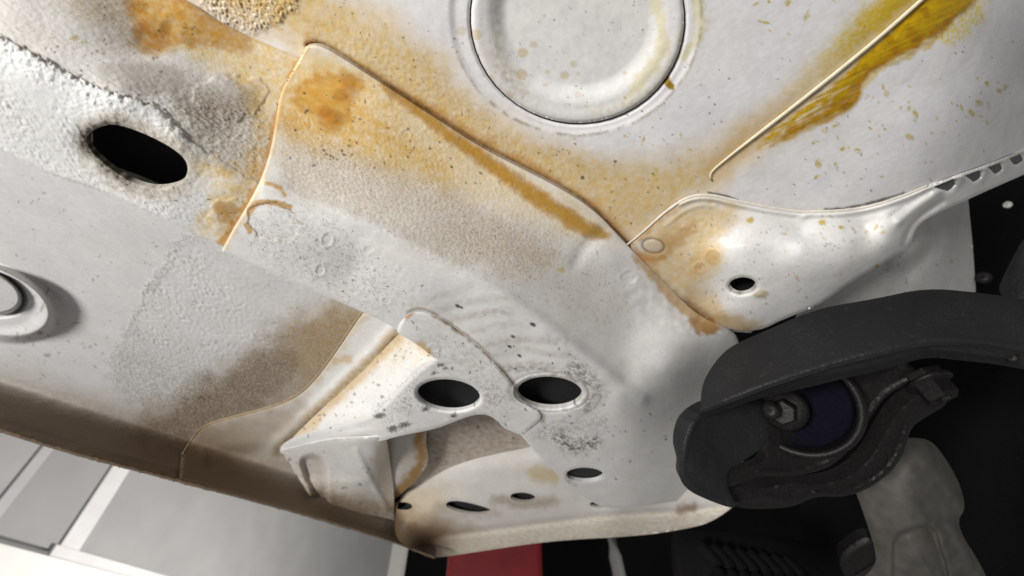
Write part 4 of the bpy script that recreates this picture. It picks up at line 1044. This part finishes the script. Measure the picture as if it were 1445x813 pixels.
def br_paint(c, col, gl):
    x, y = c.x, c.y; nf = fbm(c.u/5, c.v/5, 4, 281); ng = fbm(c.u/1.5, c.v/1.5, 3, 282)
    film = mask(c, [(880, 345), (960, 282), (1020, 280), (1050, 300), (1010, 340), (1020, 370), (980, 400), (1040, 450), (1070, 468), (1010, 465), (940, 410)], 18, 9, 26, 283)
    col = mulc(col, film*np.clip(.88+.2*nf, 0, 1), (.90, .70, .40))
    f2 = mask(c, [(900, 345), (940, 330), (975, 310), (985, 320), (960, 350), (930, 370), (905, 375)], 8, 6, 16, 284)
    col = mulc(col, f2*.6, (.66, .45, .20))
    f3 = stroke(c, [(890, 350), (920, 388), (960, 425), (1000, 452)], [5, 7, 8, 8], 5, 3, 12, 285)
    col = mulc(col, f3*.8, (.55, .38, .18))
    f4 = stroke(c, [(893, 356), (905, 364), (922, 368), (938, 362)], 3, 2, 1.5, 8, 286)
    col = mixc(col, f4*.7, (.42, .20, .05))
    q = elr(x, y, 922, 347, 15.5, 10, 10); col = mixc(col, np.exp(-((q-1)/.10)**2)*.75, (.10, .09, .085)); col = mixc(col, (1-ss(.75, .95, q))*.5, (.55, .52, .46))
    f5 = stroke(c, [(888, 344), (910, 325), (935, 303), (955, 288)], [5, 6, 5, 2], 3, 2, 10, 287)
    col = mulc(col, f5*.8, (.70, .42, .14))
    f6 = mask(c, [(960, 385), (1000, 345), (1030, 345), (1020, 375), (990, 400)], 10, 6, 20, 288)
    col = mulc(col, f6*.55, (.95, .78, .48))
    bt = mask(c, [(1000, 440), (1050, 450), (1085, 458), (1050, 470), (1000, 465)], 8, 5, 12, 289)
    col = mulc(col, bt*.7, (.72, .56, .34))
    for (a, b, r) in [(1006, 362, 10), (988, 379, 8)]:
        q = elr(x, y, a, b, r, r*.95)+.1*nf; m = 1-ss(.85, 1.1, q); col = mulc(col, (m*.3+np.exp(-((q-.95)/.1)**2)*.35), (.78, .60, .34))
    col = mulc(col, (1-ss(.7, 1.1, elr(x, y, 1074, 415, 12, 6.5, -8)))*.8, (.68, .60, .42))
    q = elr(x, y, 1047.5, 403.5, 20, 12, -4)
    col = mixc(col, np.exp(-((q-1.05)/.1)**2)*np.clip(.4+nf, 0, 1)*.7, (.20, .15, .10))
    dd = dots(c, 30, [(1050, 305), (1240, 305), (1260, 350), (1120, 400), (1090, 380)], .8, 4.2, 290, 1.0)
    col = mixc(col, np.clip(dd*(.6+.5*ng), 0, 1)*.85, (.42, .29, .05))
    for (a, b, r) in [(1160, 314, 6), (1059, 311, 6), (1187, 321, 4), (1238, 376, 4)]:
        col = mixc(col, (1-ss(.6, 1.1, elr(x, y, a, b, r, r*.8)+.4*ng))*.85, (.44, .29, .03))
    sp = dots(c, 140, [(960, 290), (1260, 300), (1240, 360), (1100, 450), (1000, 440), (960, 380)], .5, 1.5, 291)
    col = mixc(col, sp*.6, (.14, .11, .08))
    gl[:, 0] = .42-.1*film; gl[:, 1] = .10+.1*film; gl[:, 2] = .1*film
    return col, gl
br_ctrl = [(a, b, float(pan_ev(a, b))*1.007) for a, b in [(884, 346), (935, 302), (980, 276), (1041, 285), (1085, 293), (1128, 300), (1180, 298), (1228, 292), (1275, 277), (1309, 262), (1350, 247), (1396, 231), (1450, 207), (1396, 243), (1450, 219), (1350, 262)]]+[(a, b, float(pan_ev(a, b-14))*.985) for a, b in [(1352, 288), (1400, 266), (1455, 242)]]+Z(
            (912, 374, 247), (960, 423, 246.5), (1000, 452, 245.5), (930, 345, 246.5), (975, 310, 246.5), (965, 385, 245), (1000, 420, 242),
            (1040, 315, 243), (1130, 328, 240), (1220, 320, 246), (1000, 345, 239), (1020, 372, 229), (1050, 350, 228), (1130, 350, 226), (1200, 340, 232), (1262, 322, 240), (1315, 285, 256),
            (1047, 403, 224), (1100, 400, 221), (1020, 440, 230), (1060, 450, 222), (1150, 400, 222), (1200, 375, 226), (1250, 345, 235), (1290, 325, 252),
            (1061, 467, 226), (1101, 452, 223), (1155, 432, 226), (1195, 402, 230), (1239, 376, 238), (1275, 352, 247))
brk = panel('wheelhouse_bracket', BR_TOP+[(1450, 207), (1455, 242), (1455, 242), (1400, 266), (1352, 288), (1312, 306), (1292, 320), (1285, 345), (1270, 358), (1239, 376), (1195, 402), (1155, 432), (1101, 452), (1081, 463), (1061, 467), (1030, 465), (1010, 458), (960, 425), (912, 376)],
            br_ctrl, body, holes=[BH]+NOTCH, feat=br_feat, paint=br_paint, thick=1.6, roll=1.0, skirt=0, label='white wheel-house bracket with a small drain hole')
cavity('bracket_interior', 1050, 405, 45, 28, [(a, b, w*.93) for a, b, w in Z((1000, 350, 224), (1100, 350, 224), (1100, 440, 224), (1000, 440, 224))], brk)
br_ev = tps(br_ctrl)
tube('seam_sealer', on_surface(BR_TOP[:14], br_ev, -.1, 4), [.0007, .0015, .0016, .0015, .0012], M_BODY, brk, 10, .5, (.64, .60, .52), label='cream sealer bead along the bracket top edge')
panel('flange_gap', [(1308, 262), (1350, 246), (1396, 230), (1447, 209), (1449, 230), (1405, 252), (1350, 274), (1330, 278)], lambda x, y: pan_ev(x, y)*1.002, brk, mat=plain('notch_shade', (.09, .09, .092), .7), s=4, roll=0, thick=.5)  # added sheet, its grey stands in for the shade inside the notches
# ---- panel behind the bracket
def bp_paint(c, col, gl):
    nf = fbm(c.u/10, c.v/10, 4, 295)
    sp = dots(c, 14, [(1200, 380), (1300, 320), (1370, 390), (1300, 405)], .8, 2, 296)
    col = mixc(col*(.93+.05*nf[:, None]), sp*.5, (.2, .17, .14))
    gl[:, 0] = .5
    return col, gl
panel('wheelhouse_side', [(1120, 455), (1120, 455), (1160, 395), (1260, 330), (1300, 285), (1364, 255), (1364, 255), (1368, 300), (1373, 350), (1377, 412), (1377, 412), (1300, 430)], [(a, b, w*.82) for a, b, w in Z((1120, 455, 228), (1260, 345, 244), (1290, 320, 252), (1364, 255, 330), (1368, 330, 335), (1377, 410, 330), (1310, 412, 262), (1228, 423, 236), (1320, 350, 268))], body, paint=bp_paint,
      feat=lambda c: 4*ridge(c, [(1295, 296), (1304, 330), (1294, 352), (1262, 372)], 11)-3*ridge(c, [(1318, 300), (1322, 335), (1312, 358), (1280, 385)], 12), thick=1.5, roll=.8, label='grey shaded wheel-house side behind the bracket')

# ================================================================== SUSPENSION
def solid(name, outline, ctrl, parent, mat, depth, feat=None, holes=(), s=3, roll=2.5, rollw=5, label=None, smooth=2):
    return panel(name, outline, ctrl, parent, mat=mat, feat=feat, holes=holes, s=s, thick=depth, hole_thick=depth, roll=roll, rollw=rollw, label=label, smooth=smooth)
def D(*a): return [(x, y, 1/d) for x, y, d in a]
def lathe(name, prof, centre, axis, mat, parent, seg=40, sides=None, label=None):
    """prof: (radius, offset along axis)"""
    ax = Vector(axis).normalized(); q = ax.to_track_quat('Z', 'Y')
    n = sides or seg; V = []; F = []
    for r, z in prof:
        for k in range(n):
            a = 2*math.pi*k/n; V.append(q @ Vector((r*math.cos(a), r*math.sin(a), z)))
    for i in range(len(prof)-1):
        for k in range(n):
            F.append((i*n+k, i*n+(k+1) % n, (i+1)*n+(k+1) % n, (i+1)*n+k))
    F.append(tuple(range(n))[::-1]); F.append(tuple((len(prof)-1)*n+k for k in range(n)))
    me = bpy.data.meshes.new(name); me.from_pydata([tuple(v) for v in V], [], F); me.update()
    if not sides: me.polygons.foreach_set('use_smooth', [True]*len(me.polygons))
    o = link(name, me, mat, None, label); o.location = centre
    if parent is not None:
        o.parent = parent; bpy.context.view_layer.update(); o.matrix_parent_inverse = parent.matrix_world.inverted()
    return o
mount = empty('suspension_mount', pt(1150, 560, .36), 'black suspension mount with round rubber bush right of the rail', 'suspension mount')
# arched black shield: crisp lower crease, return flange underneath
SLO = [(988, 580), (1026, 565), (1077, 545), (1128, 528), (1179, 512), (1255, 494), (1306, 482), (1356, 482), (1400, 487), (1460, 498), (1560, 512), (1640, 524)]
def sh_feat(c):
    x, y = c.x, c.y
    h = .9*ridge(c, [(p[0], p[1]-4) for p in SLO], 3)
    h += .5*fbm(x/40, y/40, 3, 301)+.12*fbm(x/4, y/4, 3, 302)
    return h
solid('arm_shield', [(988, 580), (988, 580), (990, 545), (1001, 522), (1018, 500), (1036, 486), (1087, 464), (1153, 435), (1234, 422), (1306, 406), (1382, 413), (1460, 424), (1560, 440), (1640, 452), (1640, 452)]+SLO[::-1]+[(988, 580)],
      D((988, 580, .318), (990, 545, .335), (1036, 488, .34), (1153, 437, .335), (1306, 408, .33), (1460, 425, .34), (1100, 500, .306), (1250, 455, .297), (1400, 450, .297), (1026, 564, .30), (1077, 544, .288), (1179, 512, .277), (1262, 493, .271), (1356, 482, .271), (1460, 497, .285), (1560, 512, .292), (1640, 524, .30), (1640, 452, .35), (1560, 440, .345)), mount, M_BLACK, 3, sh_feat, s=2.4, roll=.8, rollw=2.5, label='arched matt black pressed shield')
solid('shield_flange', SLO+[(1640, 524), (1640, 552), (1640, 552), (1560, 540), (1460, 524), (1400, 513), (1357, 509), (1306, 503), (1255, 520), (1179, 537), (1128, 550), (1077, 560), (1026, 578), (988, 592)],
      D(*[(p[0], p[1], d) for p, d in zip(SLO, [.319, .301, .289, .282, .2778, .2725, .2715, .272, .275, .286, .293, .301])], (1640, 552, .32), (1460, 524, .31), (1357, 509, .295), (1306, 503, .293), (1255, 520, .296), (1179, 537, .30), (1077, 560, .315), (1000, 590, .335)), mount, M_BLACK, 3,
      lambda c: 1.4*ridge(c, [(1310, 494), (1350, 496), (1440, 508)], 4)+1.2*ridge(c, [(1150, 532), (1220, 519), (1290, 501)], 4)+.5*fbm(c.x/9, c.y/9, 3, 303), s=2.4, roll=.6, label='lumpy under-edge of the shield')
lathe('bolt', [(.0, -.002), (.0035, -.002), (.0035, .002), (.002, .003), (.0, .003)], pt(1428, 505, .29), -rays(1428, 505), M_STEEL, mount, 16, label='small rivet on the shield edge')
# side cheek hanging below the shield on the left
solid('cheek_plate', [(970, 602), (988, 582), (1010, 572), (1075, 556), (1090, 590), (1086, 625), (1050, 650), (1025, 664), (1026, 690), (1040, 714), (1034, 718), (1001, 707), (966, 690), (955, 664)],
      D((970, 602, .325), (955, 664, .335), (1001, 707, .35), (1034, 716, .352), (1075, 556, .36), (1086, 620, .37), (1010, 630, .35), (1030, 680, .356), (978, 660, .332)), mount, M_BLACK, 12, lambda c: 1.6*ridge(c, [(988, 586), (973, 606), (962, 660), (972, 686), (1020, 708)], 4)+.3*fbm(c.x/12, c.y/12, 3, 311), s=2.4, roll=1.2, rollw=3, label='black cheek plate of the mount')
# bush: housing ring, rubber and bolt
BC = pt(1131, 572, .37); BAX = -(rays(1131, 560)+np.array([.25, 0, .25]))
lathe('bush_housing', [(.030, -.03), (.0445, -.03), (.0445, .004), (.0425, .008), (.0385, .008), (.0370, .004), (.0365, -.012)], BC, BAX, M_STEEL, mount, 56, label='steel ring round the bush')
bush = lathe('rubber_bush', [(.0362, -.02), (.0362, -.002), (.033, .001), (.020, -.003), (.012, -.001), (.0, -.001)], BC, BAX, M_BUSH, mount, 48, label='dark blue rubber of the bush')
bn = Vector(BAX).normalized(); bu = Vector((0, 0, 1))
BB = Vector(pt(1107, 578, .362))
lathe('bolt', [(.0, -.004), (.017, -.004), (.018, .0), (.015, .004), (.0, .0045)], BB, BAX, M_STEEL, mount, 32, label='washer of the bush bolt')
lathe('bolt', [(.0105, .0), (.0105, .010), (.009, .0125), (.0, .0125)], BB+bn*.004, BAX, M_STEEL, mount, sides=6, label='hexagonal head of the bush bolt')
lathe('bolt', [(.0065, .0), (.0065, .016), (.005, .018), (.0, .018)], BB+bn*.014+Vector((-.006, 0, .004)), BAX, M_STEEL, mount, 20, label='threaded end of the bush bolt')
# cast housing round the bush: two flat webs with raised edges
HO = [(1016, 668), (1050, 660), (1085, 650), (1076, 600), (1080, 548), (1150, 530), (1240, 518), (1285, 512), (1300, 535), (1272, 545), (1245, 563), (1222, 600), (1198, 637), (1168, 662), (1125, 672), (1070, 672), (1040, 684), (1022, 690)]
solid('bush_web', HO, D((1016, 670, .36), (1085, 640, .37), (1150, 540, .37), (1290, 525, .345), (1240, 565, .36), (1200, 635, .37), (1125, 670, .375)), mount, M_STEEL, 9,
      lambda c: 2.0*ridge(c, [(1300, 530), (1272, 541), (1243, 560), (1219, 598), (1194, 634), (1164, 657), (1125, 666), (1070, 666)], 3)+.5*fbm(c.x/16, c.y/16, 3, 341), s=2.4, roll=1.0, rollw=2.5, label='dark cast web round the bush')
OB = [(1024, 692), (1045, 686), (1080, 690), (1110, 680), (1150, 686), (1195, 676), (1228, 650), (1250, 610), (1268, 580), (1295, 556), (1340, 545), (1340, 570), (1300, 592), (1284, 606), (1276, 640), (1256, 668), (1226, 690), (1192, 702), (1150, 700), (1120, 716), (1071, 719), (1034, 716)]
solid('outer_web', OB, D((1030, 700, .372), (1110, 700, .38), (1195, 690, .385), (1260, 640, .38), (1290, 580, .365), (1340, 555, .35)), mount, M_STEEL, 14,
      lambda c: 2.2*ridge(c, [(1150, 696), (1192, 698), (1224, 686), (1252, 665), (1271, 638), (1280, 604)], 3.5)+2*ridge(c, [(1040, 708), (1075, 700), (1115, 706)], 4)+.7*fbm(c.x/14, c.y/14, 3, 342), s=2.4, roll=1.2, rollw=3, label='outer cast web of the mount')
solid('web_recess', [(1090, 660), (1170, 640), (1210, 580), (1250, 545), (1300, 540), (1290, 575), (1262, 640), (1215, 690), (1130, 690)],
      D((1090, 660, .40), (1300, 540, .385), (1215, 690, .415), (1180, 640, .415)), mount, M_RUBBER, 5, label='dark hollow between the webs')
ax3 = np.array([.12, .05, -1.0]); c3 = pt(1314, 542, .338)
lathe('bolt', [(.0, -.010), (.0125, -.010), (.0125, .0), (.0118, .0005), (.0118, .011), (.0105, .013), (.006, .013), (.0055, .010), (.0, .010)], c3, ax3, M_STEEL, mount, sides=6, label='hexagonal nut of the outer bolt')
lathe('bolt', [(.0, -.002), (.0155, -.002), (.0155, .001), (.0, .001)], Vector(c3)+Vector((0, 0, .002)), ax3, M_STEEL, mount, 28, label='washer of the outer bolt')
# pale cast arm
arm = empty('control_arm', pt(1300, 740, .46), 'pale grey cast suspension arm below the black mount', 'suspension arm')
def al_feat(c):
    x, y = c.x, c.y
    h = -7*mask(c, [(1262, 757), (1290, 744), (1318, 741), (1330, 780), (1345, 840), (1262, 840), (1258, 790)], 4, 1, 20, 321)
    h += 1.5*ridge(c, [(1285, 625), (1330, 680), (1356, 712)], 8)+2*ridge(c, [(1345, 745), (1365, 790), (1385, 830)], 7)
    h += 1.5*ridge(c, [(1282, 762), (1300, 790), (1325, 830)], 4)
    return h+.25*fbm(x/20, y/20, 3, 322)
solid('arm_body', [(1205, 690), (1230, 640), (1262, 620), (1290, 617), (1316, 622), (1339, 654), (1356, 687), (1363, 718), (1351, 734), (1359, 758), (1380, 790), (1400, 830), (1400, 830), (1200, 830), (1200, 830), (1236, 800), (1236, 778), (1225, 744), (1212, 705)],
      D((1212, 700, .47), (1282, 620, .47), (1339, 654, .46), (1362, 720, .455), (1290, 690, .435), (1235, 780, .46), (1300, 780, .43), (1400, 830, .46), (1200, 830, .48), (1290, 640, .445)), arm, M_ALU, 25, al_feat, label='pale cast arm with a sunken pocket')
solid('arm_lug', [(1180, 790), (1205, 765), (1230, 755), (1245, 790), (1240, 830), (1200, 830)], D((1180, 790, .52), (1230, 755, .50), (1240, 830, .5), (1200, 830, .52)), arm, M_STEEL, 20)
# ribbed black gaiter
gt = empty('rubber_gaiter', pt(1080, 800, .62), 'black ribbed rubber gaiter hanging below the mount', 'gaiter')
for k in range(8):
    a = pt(985+k*17, 768+k*3, .60); b = pt(1000+k*17, 830+k*2, .56)
    q = np.linspace(0, 1, 12)[:, None]
    arc = a*(1-q)+b*q+np.array([.02, 0, -.004])*np.sin(q*3.14)
    tube('gaiter_rib', arc, .009, M_RUBBER, gt, 10)
tube('gaiter_core', [pt(960, 800, .64), pt(1060, 808, .63), pt(1140, 815, .62)], .05, M_RUBBER, gt, 20)
# dark inside of the wheel arch: liner, tyre edge, bolt
lin = empty('wheel_arch_liner', pt(1420, 400, .7), 'black wheel arch lining at the right edge', 'arch liner')
solid('liner_shell', [(1250, -420), (1250, -420), (2300, -420), (2300, -420), (2300, 900), (2300, 900), (1180, 900), (1180, 900), (1120, 740), (1150, 560), (1300, 380)],
      D((1250, -420, .60), (1340, 120, .62), (1700, 60, .5), (2300, -420, .42), (2300, 900, .42), (1700, 900, .55), (1180, 900, .95), (1120, 700, .95), (1300, 400, .8), (1420, 500, .85), (1440, 300, .7)), lin, M_RUBBER, 5, lambda c: 2*fbm(c.x/60, c.y/60, 3, 331), s=8, label='black liner shell')
solid('liner_fold', [(1405, 415), (1420, 380), (1450, 325), (1500, 320), (1500, 430), (1440, 430)], D((1405, 415, .42), (1450, 330, .42), (1500, 430, .40), (1440, 425, .39)), lin, M_BLACK, 8, label='slate grey fold of the lining')
lathe('bolt', [(.0, -.004), (.0045, -.004), (.0045, .002), (.003, .004), (.0, .0045)], pt(1422, 289, .56), -rays(1422, 289), plain('bright_zinc', (.75, .74, .72), .35, .3), lin, 20, label='bright bolt head')
lathe('bolt', [(.0, -.004), (.008, -.004), (.008, .002), (.006, .004), (.0, .0045)], pt(1388, 392, .55), -rays(1388, 392), M_STEEL, lin, 20, label='dull bolt head')

# ================================================================== GARAGE BEHIND
# left side wall seen past the sill: panels, battens and a cream lower part
WP = np.array([-3.66, 3.40, 0]); WT = np.array([.2210, .9753, 0]); WN = np.array([.9753, -.2210, 0])
def wall_st(x, y, out=0):
    r = rays(x, y); d = (WP+WN*out).dot(WN)/r.dot(WN); p = r*d
    return (p-WP).dot(WT), p[2]
def box(name, s0, s1, z0, z1, o0, o1, mat, parent=None, label=None, cat=None, kind=None, bev=.004):
    V = []
    for s in (s0, s1):
        for z in (z0, z1):
            for o in (o0, o1): V.append(WP+WT*s+WN*o+np.array([0, 0, z])+CAM*np.array([1, 1, 1]))
    V = np.array(V); org = V.mean(0)
    me = bpy.data.meshes.new(name); me.from_pydata([tuple(v) for v in V-org], [], [(0, 1, 3, 2), (4, 6, 7, 5), (0, 4, 5, 1), (2, 3, 7, 6), (0, 2, 6, 4), (1, 5, 7, 3)]); me.update()
    o = link(name, me, mat, None, label, cat, kind); o.location = org
    md = o.modifiers.new('bevel', 'BEVEL'); md.width = bev; md.segments = 2
    if parent is not None:
        o.parent = parent; bpy.context.view_layer.update(); o.matrix_parent_inverse = parent.matrix_world.inverted()
    return o
M_WGREY = plain('wall_panel_grey', (.35, .342, .335), .6, 0, 0, 3, .06)
M_WWHITE = plain('batten_white', (.72, .70, .69), .5, 0, 0, 6, .05)
M_CREAM = plain('cream_wall', (.86, .83, .78), .6, 0, 0, 3, .04)
gw = empty('garage_wall', WP+CAM, 'grey panelled garage wall with white battens past the sill', 'wall'); gw['kind'] = 'structure'
del gw['category']
sA, zA = wall_st(0, 755); sB, zB = wall_st(210, 813); zr = (zA+zB)/2
s1, _ = wall_st(150, 690); s0, _ = wall_st(22, 690)
s9 = 14
box('wall_panel', s1+.02, s9, zr, 6, -.10, 0, M_WGREY, gw)
box('wall_panel', s0+.0, s1+.018, zr, 6, -.10, -.003, M_WGREY, gw)
box('wall_panel', -6, s0-.002, zr, 6, -.08, .002, plain('pier_grey', (.43, .42, .415), .6, 0, 0, 3, .06), gw)
box('batten', s1-.08, s1+.08, zr, 6, .002, .022, M_WWHITE, gw)
box('batten', s0-.05, s0+.03, zr, 6, .004, .022, plain('batten_grey', (.50, .48, .475), .6, 0, 0, 6, .05), gw)
box('batten', s1-.12, s9, zr-.055, zr+.03, .004, .037, M_WWHITE, gw)
box('lower_wall', -6, s9, -1.4, zr-.002-.06, -.10, .10, M_CREAM, gw)
sP, zP = wall_st(560, 800)
sQ, zQ = wall_st(548, 772)
box('pilaster', sP-.35, sP+.35, -1.4, zQ+.1, .002, .25, M_CREAM, gw)
# near-black wall standing in for the unlit end of the workshop
def quad_wall(name, a, b, z0, z1, mat, label=None, kind=None, th=.1):
    a = np.array(a, float); b = np.array(b, float); t = (b-a)/np.linalg.norm(b-a); n = np.array([t[1], -t[0]])
    V = [(*(p+n*o), z) for p in (a, b) for z in (z0, z1) for o in (0, -th)]
    V = np.array(V)+CAM; org = V.mean(0)
    me = bpy.data.meshes.new(name); me.from_pydata([tuple(v) for v in V-org], [], [(0, 1, 3, 2), (4, 6, 7, 5), (0, 4, 5, 1), (2, 3, 7, 6), (0, 2, 6, 4), (1, 5, 7, 3)]); me.update()
    o = link(name, me, mat, None, label, None, kind); o.location = org
    return o
xw = lambda x, Y, y=800: float(rays(x, y)[0]/rays(x, y)[1]*Y)
quad_wall('dark_end_wall', (xw(572, 3.2), 3.2), (6, 3.2), -1.4, 5, plain('dark_wall', (.004, .004, .0045), .8, 0, 0, 3, .2, .1), 'dark end of the workshop behind the suspension', 'structure')
def post(name, x0, x1, Y, z0, z1, dp, mat, label, cat, parts=None):
    o = empty(name, np.array([xw((x0+x1)/2, Y), Y, z0])+CAM, label, cat)
    a, b = xw(x0, Y), xw(x1, Y)
    bm = bpy.data.meshes.new('column')
    V = [(x, y, z) for x in (a, b) for y in (Y, Y+dp) for z in (z0, z1)]
    V = np.array(V)+CAM; org = V.mean(0)
    bm.from_pydata([tuple(v) for v in V-org], [], [(0, 1, 3, 2), (4, 6, 7, 5), (0, 4, 5, 1), (2, 3, 7, 6), (0, 2, 6, 4), (1, 5, 7, 3)]); bm.update()
    p = link('column', bm, mat); p.location = org
    md = p.modifiers.new('bevel', 'BEVEL'); md.width = (b-a)*.06; md.segments = 3
    p.parent = o; bpy.context.view_layer.update(); p.matrix_parent_inverse = o.matrix_world.inverted()
    return o
post('lift_post', 630, 766, 1.9, -1.4, .9, .25, M_RED, 'red lift post standing behind the sill lip', 'lift post')
pole = tube('hose_pole', [pt(862, 750, 1.2), pt(868, 785, 1.15), pt(880, 840, 1.1), pt(884, 880, 1.05)], .017, M_GREY, None, 16, label='thin grey pole right of the red lift post', cat='pole')
